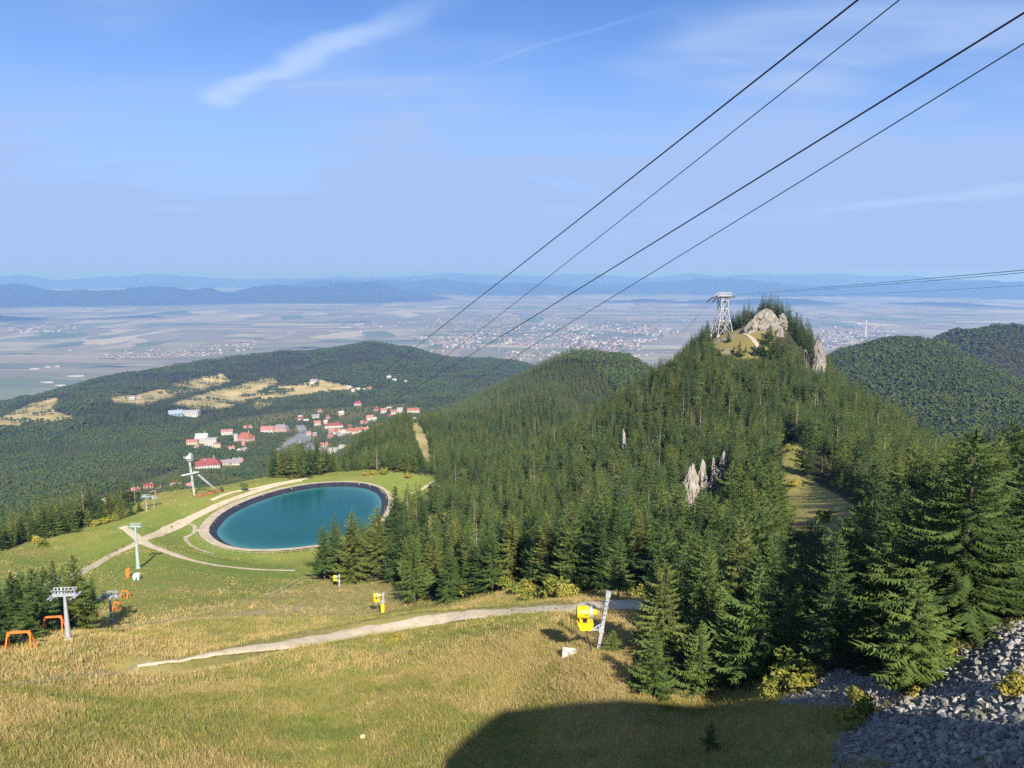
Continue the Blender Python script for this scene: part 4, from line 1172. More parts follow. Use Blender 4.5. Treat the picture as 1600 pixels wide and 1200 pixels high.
def house(u, v, wpx, hpx, roof, wall, label, rz=0.0, dr=0.6, rr=0.4, hip=False, name='house', cat='house', group=None, flat=False, rows=None):
    p = hit(u, v, 900, 9000)
    if p is None: return
    s = (p.y * CP - p.z * SP) / F
    W, Ht = wpx * s * 0.9, hpx * s * 0.85
    D = W * dr
    if D < 9: D = 9.0
    Hr = 0.0 if flat else min(Ht * rr, D * 0.55)
    Hw = Ht - Hr
    t = empty(name, p, rz, label, cat, group)
    b = MB(); b.box((0, 0, Hw / 2 - 3), (W, D, Hw + 6)); b.build('wall', wall, t)
    if flat:
        b = MB(); b.box((0, 0, Hw + 0.35), (W + 0.8, D + 0.8, 0.7)); b.build('roof', roof, t)
    else:
        o_ = 0.9; w, d = W / 2 + o_, D / 2 + o_; k = w * 0.55 if hip else w
        z0 = Hw - 0.1; z1 = Hw + Hr
        b = MB(); b.add([(-w, -d, z0), (w, -d, z0), (w, d, z0), (-w, d, z0), (-k, 0, z1), (k, 0, z1)], [(0, 1, 5, 4), (2, 3, 4, 5), (1, 2, 5), (3, 0, 4), (3, 2, 1, 0)])
        rf = b.build('roof', roof, t)
        if W < 60:
            c = MB(); c.box((W * 0.22, D * 0.12, z0 + Hr * 0.9), (1.2, 1.2, Hr * 0.9 + 1.2)); c.build('chimney', WALL_W, rf)
    n = rows or max(1, int(Hw / 3.6)); cols = max(2, min(14, int(W / 5)))
    for i in range(n):
        z = Hw * (i + 0.55) / n
        for j in range(cols):
            x = -W / 2 + W * (j + 0.5) / cols
            key = (round(W / cols * 0.5, 1), round(Hw / n * 0.45, 1))
            if key not in WINMESH:
                q = MB(); q.box((0, 0, 0), (key[0], 0.24, key[1])); WINMESH[key] = q.mesh('window', GLASS)
            wo = link('window', WINMESH[key], t, (x, -D / 2 - 0.06, z))
    q = math.hypot(p.x, p.y); dx, dy = p.x / q, p.y / q
    R_ = W * 0.5 + 3
    nn = int(min(60, 22 + 1.4 * Ht) / 8) + 1
    for k in range(nn): CLEAR.append((p.x - dx * 8 * k, p.y - dy * 8 * k, R_))
    if W > 30:
        for sx in (-1, 1):
            for k in range(nn): CLEAR.append((p.x + sx * dy * W * 0.3 - dx * 8 * k, p.y - sx * dx * W * 0.3 - dy * 8 * k, R_ * 0.7))
    return t
GV = 'small houses of the mountain village'
house(326, 730, 40, 17, ROOF_R, WALL_W, 'big hotel with a broad bright red roof just above the white mast', 0.25, 0.55, 0.62, True, 'hotel', 'hotel')
house(316, 731, 22, 13, ROOF_R, WALL_W, 'red-roofed left wing of the big hotel above the white mast', 0.5, 0.7, 0.55, False, 'hotel_wing', 'hotel')
house(358, 726, 34, 10, ROOF_G, WALL_W, 'long purple-grey roofed annex right of the big red-roofed hotel', 0.35, 0.35, 0.5, False, 'annex', 'building')
house(371, 722, 16, 8, ROOF_G, WALL_W, 'small grey end building at the right tip of the annex row', 0.35, 0.5, 0.45, False, 'annex', 'building')
house(301, 694, 18, 9, ROOF_P, WALL_C, 'low pink-roofed wing at the left of the white stepped hotel', 0.2, 0.6, 0.4, False, 'hotel_wing', 'hotel')
house(316, 692, 20, 18, ROOF_W, WALL_W, 'white stepped hotel with a steep pale roof', 0.1, 0.7, 0.65, False, 'hotel', 'hotel')
house(330, 696, 20, 13, ROOF_W, WALL_W, 'white flat-roofed hotel block right of the stepped one', 0.2, 0.7, 0.2, False, 'hotel_block', 'hotel', flat=True)
house(340, 702, 11, 11, ROOF_P, WALL_C, 'cream block with pinkish front at the right end of the white hotels', 0.2, 0.8, 0.2, False, 'hotel_block', 'hotel', flat=True)
house(355, 680, 19, 11, ROOF_P, WALL_W, 'white long house with a flat red top above the white hotels', 0.25, 0.45, 0.25)
house(384, 688, 24, 15, ROOF_O, WALL_P, 'large orange-red roofed hotel right of the slim white tower', -0.3, 0.8, 0.6, True, 'hotel', 'hotel')
house(369, 689, 6, 13, ROOF_W, WALL_W, 'slim white tower block left of the orange-red hotel', 0.1, 1.0, 0.1, False, 'tower_block', 'building', flat=True)
house(362, 704, 10, 8, ROOF_P, WALL_W, 'small pink-roofed house below the orange-red hotel', 0.3, group=GV)
house(374, 706, 5, 6, ROOF_W, WALL_W, 'tiny white house right of the small pink-roofed one', 0, group=GV)
house(382, 705, 8, 7, ROOF_G, WALL_W, 'small dark-roofed house above the grey annex row', 0.3, group=GV)
house(418, 675, 21, 11, ROOF_P, WALL_W, 'red-roofed guest house, left half of the pair left of the car park', 0.15, 0.6, 0.5, False, 'guest_house', 'house')
house(439, 673, 24, 12, ROOF_G, WALL_P, 'maroon-grey roofed guest house, right half of the pair left of the car park', -0.1, 0.6, 0.5, True, 'guest_house', 'house')
house(469, 655, 7, 7, ROOF_W, WALL_W, 'white house left of two at the head of the car park road', 0.2, group=GV)
house(478, 659, 8, 5, ROOF_W, WALL_W, 'low white house beside the car park road', 0.4, group=GV)
house(490, 653, 6, 6, ROOF_G, WALL_W, 'grey-roofed white house above the road, left of its twin', 0.1, group=GV)
house(496, 652, 7, 6, ROOF_G, WALL_W, 'grey-roofed white house above the road, right of its twin', 0.1, group=GV)
house(496, 664, 11, 8, ROOF_P, WALL_W, 'pink-roofed white house under the thick cable', 0.2, group=GV)
house(509, 662, 6, 7, ROOF_W, WALL_W, 'narrow white house left of the long red hotel', 0.1, group=GV)
house(522, 668, 31, 9, ROOF_R, WALL_W, 'long low red-roofed hotel in the middle of the village', 0.18, 0.35, 0.45, True, 'hotel', 'hotel')
house(518, 676, 10, 7, ROOF_P, WALL_W, 'pale red house below the left end of the long hotel', 0.4, group=GV)
house(525, 678, 10, 8, ROOF_O, WALL_W, 'orange-roofed house left of the white gable', 0.2, group=GV)
house(534, 679, 13, 9, ROOF_W, WALL_W, 'white house with a pointed gable below the long hotel', 0.9, 0.9, 0.6, group=GV)
for i, (u, v, w, h, rf, lab) in enumerate([(546, 676, 10, 8, ROOF_O, 'first orange-roofed house from the left in the tight row right of the white gable'), (555, 677, 11, 10, ROOF_O, 'second house of the tight orange row, taller'), (563, 675, 9, 9, ROOF_O, 'third house of the tight orange row'), (572, 674, 11, 8, ROOF_P, 'fourth and rightmost house of the tight orange row')]):
    house(u, v, w, h, rf, WALL_C, lab, 0.1 * i, 0.8, 0.5, group=GV)
house(594, 668, 12, 8, ROOF_R, WALL_W, 'red-roofed house by the edge of the dark spruce woods', 0.2, group=GV)
house(559, 633, 13, 7, ROOF_R, WALL_W, 'solitary wide red-roofed house in the woods above the long hotel', 0.1, 0.5, 0.6, True)
house(533, 648, 9, 7, ROOF_W, WALL_C, 'cream house in the woods above the long hotel', 0.6, group=GV)
house(578, 656, 12, 9, ROOF_P, WALL_W, 'red-roofed white house between the two lower cables', 0.2, group=GV)
house(586, 657, 6, 6, ROOF_W, WALL_W, 'small white house right next to the house between the cables', 0, group=GV)
house(599, 645, 10, 8, ROOF_P, WALL_W, 'pink-roofed house left in the upper right row of the village', 0.3, group=GV)
house(608, 640, 7, 5, ROOF_W, WALL_W, 'low white house in the upper right row of the village', 0.0, group=GV)
house(615, 647, 10, 8, ROOF_O, WALL_W, 'orange-roofed house in the upper right row of the village', 0.3, group=GV)
house(625, 644, 10, 8, ROOF_W, WALL_W, 'white flat house next to the long salmon-roofed building', 0.1, flat=True, group=GV)
house(646, 644, 21, 8, ROOF_O, WALL_W, 'long white building with salmon roof at the right end of the village', 0.08, 0.4, 0.45, False, 'hotel', 'hotel')
house(664, 652, 14, 7, ROOF_R, WALL_W, 'wide red-roofed house above the forest track', 0.1, 0.5, 0.5)
house(682, 650, 5, 5, ROOF_O, WALL_W, 'tiny house farthest right of the village', 0.1, group=GV)
house(577, 608, 9, 5, ROOF_R, WALL_W, 'red-roofed house at the far end of the pasture village', 0.1, group=GV)
for u, v in ((546, 607), (552, 612), (560, 610), (568, 611)):
    house(u, v, 6, 5, ROOF_P if u % 2 else ROOF_W, WALL_W, 'small pale house in the hamlet at the right end of the high pasture', 0.2, group='hamlet houses on the high pasture')
house(491, 598, 13, 7, ROOF_G, WALL_W, 'large pale hotel on the wooded rise above the pasture', 0.1, name='hotel', cat='hotel')
house(608, 592, 7, 6, ROOF_W, WALL_W, 'white house high in the woods, left of two', 0.1, group=GV)
house(616, 596, 8, 5, ROOF_W, WALL_W, 'white house high in the woods, lower right of two', 0.1, group=GV)
house(634, 598, 4, 4, ROOF_W, WALL_W, 'tiny white house alone in the far woods near the thin cable', 0.1, group=GV)
house(514, 709, 34, 9, ROOF_W, WALL_W, 'wide white modern hall at the near edge of the village', 0.15, 0.5, 0.15, False, 'hall', 'building', flat=True)
house(507, 699, 12, 9, ROOF_P, WALL_W, 'house with a reddish roof behind the white modern hall', 0.2, group=GV)
house(536, 700, 14, 5, ROOF_W, WALL_W, 'flat pale shed right of the white modern hall', 0.1, flat=True, name='shed', cat='building')
house(482, 680, 8, 7, ROOF_P, WALL_W, 'pink house on the island of trees in the car park', 0.6, group=GV)
house(290, 648, 46, 7, ROOF_W, WALL_W, 'long white sports complex in the woods at the left', 0.1, 0.4, 0.2, False, 'sports_hall', 'building', flat=True)
house(274, 648, 22, 9, ROOF_B, ROOF_B, 'blue-grey sloping hall at the left end of the sports complex', 0.5, 0.7, 0.7, False, 'sports_hall', 'building')
house(207, 624, 9, 5, ROOF_W, WALL_W, 'white farm building on the left pasture', 0.1, name='farm', cat='building')
house(218, 622, 8, 4, ROOF_G, WALL_C, 'low farm shed on the left pasture', 0.1, name='farm', cat='building')
house(195, 773, 15, 8, ROOF_O, WALL_C, 'cream house with an orange roof behind the meadow rim trees', 0.3, group=GV)
house(213, 769, 14, 9, ROOF_P, WALL_P, 'pink house with faded red roof between cream and bright red ones', 0.3, group=GV)
house(233, 762, 16, 8, ROOF_R, WALL_P, 'bright red-roofed house above the far lift pylon', 0.25, group=GV)
house(217, 783, 13, 7, ROOF_W, WALL_W, 'white flat house left of the far lift pylon', 0.2, flat=True, group=GV)
house(164, 787, 5, 10, ROOF_W, WALL_W, 'narrow white house glimpsed left of the tall rim spruces', 0.1, group=GV)
house(154, 800, 8, 8, ROOF_W, WALL_W, 'white house half hidden behind the meadow rim spruces', 0.1, group=GV)
house(275, 759, 17, 6, ROOF_G, WALL_W, 'long white house with dark roof left of the white mast', 0.25, 0.5, 0.4, group=GV)
house(296, 762, 9, 9, ROOF_P, WALL_P, 'pinkish house right behind the foot of the white mast', 0.3, group=GV)
house(262, 779, 24, 5, ROOF_P, WALL_P, 'long low maroon roof just over the meadow crest', 0.35, 0.3, 0.7, group=GV)
house(647, 656, 8, 4, ROOF_W, STEEL_W, 'white lift station at the top of the forest track', 0.1, flat=True, name='lift_station', cat='building')
rv = np.random.default_rng(77)
VP = [([(290,704),(400,660),(405,690),(330,712)], 7), ([(430,665),(510,640),(590,640),(560,668),(505,690)], 9), ([(545,668),(600,652),(660,640),(640,650),(580,676)], 6), ([(205,785),(250,758),(290,752),(262,775),(220,792)], 8), ([(345,725),(400,705),(398,718),(360,730)], 3)]
VN = ['scattered among trees below the white hotels', 'scattered among trees above the long red hotel', 'scattered at the right end of the village', 'scattered behind the meadow rim by the far pylons', 'scattered below the grey annex row']
for (poly, cnt), nm in zip(VP, VN):
    got = 0
    while got < cnt:
        u = rv.uniform(min(q[0] for q in poly), max(q[0] for q in poly)); v = rv.uniform(min(q[1] for q in poly), max(q[1] for q in poly))
        if not in_poly(np.array([u]), np.array([v]), poly)[0]: continue
        rf, ad = [(ROOF_P, 'faded red'), (ROOF_O, 'orange'), (ROOF_G, 'grey'), (ROOF_R, 'dark red')][rv.integers(4)]
        house(u, v, rv.uniform(4.5, 8), rv.uniform(4.5, 7), rf, (WALL_W, WALL_C, WALL_P)[rv.integers(3)], 'small house with %s roof %s' % (ad, nm), rv.uniform(-0.6, 0.6), rv.uniform(0.6, 0.9), 0.5, rv.random() < 0.3, group='small houses ' + nm)
        got += 1
drape('village_road', [(466, 659), (470, 667), (475, 677), (481, 690), (484, 704)], 26.0, ASPH, 1.0, 20, 1.0, 31, rmax=6000.0)
drape('village_road', [(436, 704), (450, 693), (462, 684), (478, 679)], 22.0, ASPH, 1.2, 20, 1.0, 32, rmax=6000.0)
drape('car_park', [(462, 694), (468, 684), (474, 676)], 34.0, ASPH, 1.4, 20, 1.0, 33, rmax=6000.0)
for u, v, r_ in ((470, 667, 26), (476, 680, 40), (483, 698, 26), (450, 693, 26), (463, 684, 40), (438, 703, 20)):
    p = hit(u, v, 900, 9000)
    q = math.hypot(p.x, p.y); dx, dy = p.x / q, p.y / q
    for k in range(6): CLEAR.append((p.x - dx * 14 * k, p.y - dy * 14 * k, r_ * 0.8))

# ---- towns on the plain: far too many small blocks to count
TOWNS = [  # polygon in the picture, number of blocks, width range, height range
 ([(640,530),(700,520),(800,505),(1010,503),(1050,515),(1000,548),(900,556),(800,556),(760,545),(700,545)], 1500, (14, 60), (6, 16)),
 ([(900,525),(960,514),(1040,512),(1060,520),(1000,540),(930,549),(870,548)], 420, (18, 50), (18, 36)),
 ([(665,536),(740,528),(800,528),(790,542),(740,545),(672,543)], 130, (20, 70), (16, 30)),
 ([(120,563),(200,548),(300,540),(400,534),(400,545),(320,556),(200,562)], 420, (12, 40), (5, 10)),
 ([(0,512),(60,505),(130,506),(120,517),(40,521),(0,524)], 180, (15, 80), (6, 14)),
 ([(140,497),(180,492),(222,496),(200,500),(150,500)], 70, (15, 60), (6, 12)),
 ([(600,505),(740,492),(860,480),(900,492),(760,512),(640,520)], 420, (12, 50), (5, 12)),
 ([(1270,515),(1330,505),(1400,515),(1380,530),(1300,540),(1270,536)], 180, (20, 70), (7, 18)),
 ([(1283,540),(1310,536),(1322,545),(1290,552)], 90, (14, 30), (8, 22)),
 ([(1250,487),(1360,480),(1400,492),(1280,500)], 160, (12, 40), (5, 9)),
 ([(1500,480),(1600,478),(1600,486),(1520,486)], 50, (20, 90), (6, 10)),
 ([(980,470),(1100,500),(1060,505),(980,500)], 150, (12, 40), (5, 10)),
 ([(520,508),(580,502),(620,512),(560,520)], 60, (20, 90), (6, 12)),
 ([(1000,560),(1020,552),(960,560),(930,566)], 60, (14, 40), (8, 20)),
 ([(660,548),(690,545),(695,551),(665,553)], 14, (20, 40), (8, 14)),
 ([(760,555),(800,548),(870,548),(860,560),(800,566)], 110, (12, 40), (5, 14)),
]
def town(seed=5):
    r = np.random.default_rng(seed)
    V = []; Fq = []; C = []
    pal = [(0.27, 0.26, 0.25), (0.34, 0.33, 0.31), (0.22, 0.18, 0.15), (0.2, 0.11, 0.08), (0.24, 0.20, 0.17), (0.15, 0.14, 0.13), (0.09, 0.11, 0.07), (0.08, 0.10, 0.06)]
    def blk(x, y, w, d, h, a, c):
        n = len(V); ca, sa = math.cos(a), math.sin(a)
        for z in (PLAIN_Z - 2, PLAIN_Z + h):
            for i, j in ((-1, -1), (1, -1), (1, 1), (-1, 1)):
                V.append((x + i * w / 2 * ca - j * d / 2 * sa, y + i * w / 2 * sa + j * d / 2 * ca, z))
        Fq.extend([(n + 4, n + 5, n + 6, n + 7), (n, n + 1, n + 5, n + 4), (n + 1, n + 2, n + 6, n + 5), (n + 2, n + 3, n + 7, n + 6), (n + 3, n, n + 4, n + 7)])
        C.extend([c] * 8)
    for poly, num, wr, hr in TOWNS:
        us = [q[0] for q in poly]; vs = [q[1] for q in poly]
        got = 0; guard = 0
        a0 = r.random() * 3
        while got < num and guard < num * 12:
            guard += 1
            u = r.uniform(min(us), max(us)); v = r.uniform(min(vs), max(vs))
            if not in_poly(np.array([u]), np.array([v]), poly)[0]: continue
            x, y = on_plane(u, v, PLAIN_Z)
            if float(vnoise(np.array(x / 260.0), np.array(y / 260.0), 3)) < -0.12: continue
            w = r.uniform(*wr); h = r.uniform(*hr)
            blk(x, y, w, w * r.uniform(0.3, 0.8), h, a0 + (r.random() < 0.5) * 1.57 + r.normal(0, 0.08), pal[r.integers(len(pal))])
            got += 1
    for u, v, w, d in [(55,577,120,70),(75,574,90,60),(90,573,70,50),(110,548,60,40),(75,598,150,80),(95,603,130,60),(120,588,200,120),(310,483,200,60),(170,494,160,60),(540,512,300,60),(560,508,260,60),(690,482,220,60),(870,498,160,80),(880,500,120,80),(1545,485,300,80),(1455,530,90,50),(850,530,200,80),(880,520,200,90)]:
        x, y = on_plane(u, v, PLAIN_Z); blk(x, y, w * 0.7, d * 0.6, 12, r.normal(0.2, 0.3), (0.25, 0.25, 0.25))
    me = mesh_np('plain_town', V, np.array(Fq), [])
    a = me.color_attributes.new('tint', 'FLOAT_COLOR', 'POINT')
    a.data.foreach_set('color', np.column_stack([np.array(C), np.ones(len(C))]).astype(np.float32).ravel())
    m = M('town_walls', 0.9, 0.2); at_ = m.new('ShaderNodeAttribute', attribute_name='tint'); m.col(at_.outputs['Color'])
    me.materials.append(m.m)
    return tag(link('plain_town', me), 'distant town of pale blocks spread over the plain', 'town', None, 'stuff')
town()
x, y = on_plane(1352, 526, PLAIN_Z)
b = MB(); hc = top_height(Vector((x, y, PLAIN_Z)), 500.0)
b.lathe([(13, -2), (11, hc * 0.3), (8, hc * 0.7), (7.5, hc)], n=14)
o = b.build('chimney', WALL_W, None, (x, y, PLAIN_Z)); tag(o, 'very tall slim white power station chimney on the plain at right', 'chimney')
# ------------------------------------------------------------------ trees
def foliage(name, cols, var=0.25, trans=0.13):
    m = M(name, 0.75, 0.25)
    oi = m.new('ShaderNodeObjectInfo')
    c = m.ramp(oi.outputs['Random'], [(i / (len(cols) - 1), q) for i, q in enumerate(cols)])
    k = m.noise(0.9, 3, 0.6)
    c = m.mix(m.rampv(k, 0.35, 0.7, 0.0, 0.55), c, m.mix(1.0, c, (1.55, 1.40, 1.0), 'MULTIPLY'))
    c = m.mix(m.rampv(m.noise(0.012, 3), 0.4, 0.62, 0, 0.35), c, m.mix(1.0, c, (1.5, 1.25, 0.8), 'MULTIPLY'))
    m.col(c)
    if trans:
        t = m.new('ShaderNodeBsdfTranslucent'); m.ln(c, t.inputs[0])
        mx = m.new('ShaderNodeMixShader'); mx.inputs[0].default_value = trans
        m.ln(m.b.outputs[0], mx.inputs[1]); m.ln(t.outputs[0], mx.inputs[2])
        m.ln(mx.outputs[0], m.n['Material Output'].inputs['Surface'])
    return m.m
F_SPRUCE = foliage('spruce_needles', [(0.028, 0.056, 0.017), (0.046, 0.083, 0.022), (0.068, 0.104, 0.025), (0.100, 0.122, 0.030)])
F_YOUNG = foliage('young_spruce_needles', [(0.066, 0.108, 0.026), (0.098, 0.134, 0.031)])
F_LEAF = foliage('broad_leaves', [(0.034, 0.066, 0.022), (0.045, 0.077, 0.024), (0.056, 0.083, 0.026), (0.069, 0.086, 0.027)])
F_BUSH = foliage('bush_leaves', [(0.085, 0.120, 0.022), (0.16, 0.17, 0.030), (0.22, 0.19, 0.035)])
F_DEAD = foliage('dead_twigs', [(0.17, 0.135, 0.12), (0.25, 0.20, 0.18)], trans=0)
F_BROWN = foliage('withered_needles', [(0.17, 0.115, 0.075), (0.20, 0.14, 0.09)], trans=0.1)
BARK = simple('spruce_bark', (0.085, 0.066, 0.05), 0.95, 0.35, 2.0)
BARK_GREY = simple('weathered_bark', (0.30, 0.26, 0.22), 0.95, 0.3, 2.0)

def spruce_crown(seed, H, R, W, nb, steps, card=1.0, base=0.08, power=0.85, gap=0.0, droop=0.30):
    r = np.random.default_rng(seed)
    T = []
    for i in range(W):
        t = ((i + r.random() * 0.6) / W) ** 0.92
        z0 = H * (base + (0.985 - base) * t)
        L0 = R * (1 - t) ** power + 0.02 * H * (1 - t) + 0.12
        if t < 0.12: L0 *= 0.72 + 2.2 * t
        n = max(3, int(round(nb * (0.45 + 0.55 * (1 - t)))))
        a0 = r.random() * 6.28
        for b in range(n):
            if r.random() < gap: continue
            a = a0 + 6.283 * b / n + r.normal(0, 0.22)
            L = L0 * r.uniform(0.55, 1.25) * (1 + 0.22 * math.sin(a * 2 + seed) + 0.16 * math.sin(t * 17 + seed * 2 + a))
            d = np.array([math.cos(a), math.sin(a), 0.0]); sd = np.array([-d[1], d[0], 0.0])
            dr = droop * (1.15 - 0.9 * t) + r.normal(0, 0.07)
            rise = 0.35 * t
            ns = max(2, int(round(steps * (0.35 + 0.65 * L / R))))
            def p(s): return np.array([0, 0, z0]) + d * (L * s) + np.array([0, 0, L * (-dr * s + rise * s + 0.16 * s ** 3)])
            for k in range(ns):
                s = 0.18 + 0.82 * (k + r.random() * 0.7) / ns
                q = p(s); ax = p(min(1.08, s + 0.12)) - q; ax /= np.linalg.norm(ax)
                c = card * (0.30 * L * (1.12 - 0.75 * s) + 0.045 * R + 0.10)
                w = c * 0.42
                for sg in (-1, 1):
                    v = ax * r.uniform(0.55, 0.95) + sd * sg * r.uniform(0.6, 1.0) + np.array([0, 0, -r.uniform(0.05, 0.5)])
                    v /= np.linalg.norm(v)
                    T.append((q - ax * w * 0.55, q + ax * w * 0.75 + np.array([0, 0, r.uniform(-.1, .1) * c]), q + v * c))
                if steps > 3:
                    v = ax * 0.5 + np.array([0, 0, -1.0]) + sd * r.normal(0, 0.35)
                    v /= np.linalg.norm(v)
                    T.append((q - ax * w * 0.6, q + ax * w * 0.6, q + v * c * 0.8))
            q = p(0.92)
            T.append((q - sd * 0.07 * L * card - d * 0.05, q + sd * 0.07 * L * card, p(1.16)))
    for k in range(4):
        a = k * 1.57 + 0.4; d = np.array([math.cos(a), math.sin(a), 0]) * (0.012 * H)
        T.append((np.array([0, 0, H * 0.93]) + d, np.array([0, 0, H * 0.93]) - d * 0.3, np.array([0, 0, H * 1.01])))
    V = np.array(T).reshape(-1, 3)
    return V, np.arange(len(V)).reshape(-1, 3)
def trunk_geo(H, r0, n=6, top=0.96, lean=0.0):
    hs = [-1.2, 0.3, H * 0.3, H * 0.6, H * top]; rs_ = [r0 * 1.25, r0, r0 * 0.75, r0 * 0.45, r0 * 0.06]
    V = []
    for h, rr in zip(hs, rs_):
        for k in range(n):
            a = 6.283 * k / n; V.append((rr * math.cos(a), rr * math.sin(a), h))
    Fq = [(i * n + k, i * n + (k + 1) % n, (i + 1) * n + (k + 1) % n, (i + 1) * n + k) for i in range(4) for k in range(n)]
    return np.array(V), np.array(Fq)
def leaf_crown(seed, H, R, n, size, base=0.25, lobes=7):
    r = np.random.default_rng(seed)
    C = []
    for k in range(lobes):
        a = r.random() * 6.28; q = R * 0.55 * math.sqrt(r.random())
        C.append((q * math.cos(a), q * math.sin(a), H * r.uniform(base + 0.2, 0.80), R * r.uniform(0.40, 0.62)))
    T = []
    for i in range(n):
        x, y, z, q = C[i % lobes]
        d = r.normal(size=3); d /= np.linalg.norm(d)
        if d[2] < -0.35: d[2] *= -0.6
        p = np.array([x, y, z]) + d * q * np.array([1, 1, 0.85]) * r.uniform(0.78, 1.08)
        u1 = np.cross(d, r.normal(size=3)); u1 /= np.linalg.norm(u1); u2 = np.cross(d, u1)
        u1 = u1 + d * r.normal(0, 0.5); u2 = u2 + d * r.normal(0, 0.5)
        s = size * r.uniform(0.6, 1.25)
        T += [(p - u1 * s, p + u2 * s * 0.8, p + u1 * s), (p - u1 * s * 0.9, p + u1 * s * 0.9, p - u2 * s * 0.8)]
    V = np.array(T).reshape(-1, 3)
    return V, np.arange(len(V)).reshape(-1, 3)
def dead_crown(seed, H, R, W=26, nb=6, base=0.12):
    V, f = spruce_crown(seed, H, R, W, nb, 5, 0.75, base, 0.8, 0.25, 0.42)
    r = np.random.default_rng(seed + 1)
    T = V.reshape(-1, 3, 3)
    keep = r.random(len(T)) < 0.75
    T = T[keep]; m = (T[:, 0] + T[:, 1]) / 2
    T[:, 0] = m + (T[:, 0] - m) * 0.32; T[:, 1] = m + (T[:, 1] - m) * 0.32
    V = T.reshape(-1, 3)
    return V, np.arange(len(V)).reshape(-1, 3)
def joined(name, crown, trunk, mats):
    V = np.concatenate([crown[0], trunk[0]]); f1 = crown[1]; f2 = trunk[1] + len(crown[0])
    return mesh_np(name, V, [f1, f2], mats, np.concatenate([np.zeros(len(f1)), np.ones(len(f2))]))
PRX = {}
def proto(name, me):
    o = bpy.data.objects.new(name, me); return o          # referenced by scatters only
# detailed kinds: unit trees about 20 m high
KINDS = []
for k, (H, R, W, nb, st, base, pw, gap) in enumerate([(20, 4.1, 38, 9, 8, 0.07, 0.70, 0.05), (20, 4.8, 36, 9, 9, 0.05, 0.66, 0.08), (20, 3.6, 40, 8, 7, 0.12, 0.72, 0.10), (20, 4.2, 34, 9, 8, 0.20, 0.62, 0.16), (20, 5.3, 36, 10, 10, 0.03, 0.72, 0.06)]):
    KINDS.append((mesh_np('spruce_crown', *spruce_crown(100 + k, H, R, W, nb, st, 0.82, base, pw, gap), [F_SPRUCE]), mesh_np('trunk', *trunk_geo(H, 0.24), [BARK])))
BIGK = [(mesh_np('big_spruce_crown', *spruce_crown(118 + k, 20, 6.6 - k, 44, 12, 20, 0.46, 0.02, 0.72, 0.06, 0.24), [F_SPRUCE]), mesh_np('trunk', *trunk_geo(20, 0.30), [BARK])) for k in range(2)]
YOUNG = []
for k in range(3):
    YOUNG.append((mesh_np('young_crown', *spruce_crown(130 + k, 10, 3.3 - 0.25 * k, 25, 10, 9, 0.8, 0.02, 0.80, 0.10, 0.16), [F_YOUNG]), mesh_np('trunk', *trunk_geo(10, 0.16), [BARK])))
DEAD = [(mesh_np('dead_crown', *dead_crown(140 + k, 20, 3.4), [(F_DEAD, F_BROWN)[k]]), mesh_np('trunk', *trunk_geo(20, 0.26), [BARK_GREY])) for k in range(2)]
BROWN = (mesh_np('withered_crown', *spruce_crown(150, 20, 3.4, 34, 8, 7, 0.7, 0.08, 0.8, 0.12), [F_BROWN]), mesh_np('trunk', *trunk_geo(20, 0.28), [BARK_GREY]))
LEAFY = [(mesh_np('leafy_crown', *leaf_crown(160 + k, 10, 3.6, 900, 0.42), [F_LEAF]), mesh_np('trunk', *trunk_geo(10, 0.25, top=0.7), [BARK])) for k in range(2)]
MIDP = [proto('mid_spruce', joined('mid_spruce', spruce_crown(200 + k, 20, (4.0, 3.4, 4.6, 3.7)[k], 22, 8, 4, 1.0, (0.06, 0.1, 0.04, 0.15)[k], 0.66, 0.06), trunk_geo(20, 0.25, 5), [F_SPRUCE, BARK])) for k in range(4)]
MIDDEAD = [proto('mid_dead', joined('mid_dead', DEADC, trunk_geo(20, 0.25, 5), [F_DEAD, BARK_GREY])) for DEADC in (dead_crown(210, 20, 3.6, 18, 6), dead_crown(211, 20, 3.0, 18, 6))]
FARP = [proto('far_spruce', joined('far_spruce', spruce_crown(220 + k, 20, 4.0, 10, 6, 2, 1.55, 0.05, 0.70, 0.04), trunk_geo(20, 0.3, 4), [F_SPRUCE, BARK])) for k in range(3)]
LEAFP = [proto('far_broadleaf', joined('far_broadleaf', leaf_crown(230 + k, 16, 5.2, 70, 1.5, 0.15, 6), trunk_geo(16, 0.3, 4, 0.6), [F_LEAF, BARK])) for k in range(3)]
MIDLEAF = [proto('mid_broadleaf', joined('mid_broadleaf', leaf_crown(240 + k, 14, 4.4, 320, 0.62, 0.1, 8), trunk_geo(14, 0.3, 5, 0.6), [F_LEAF, BARK])) for k in range(2)]

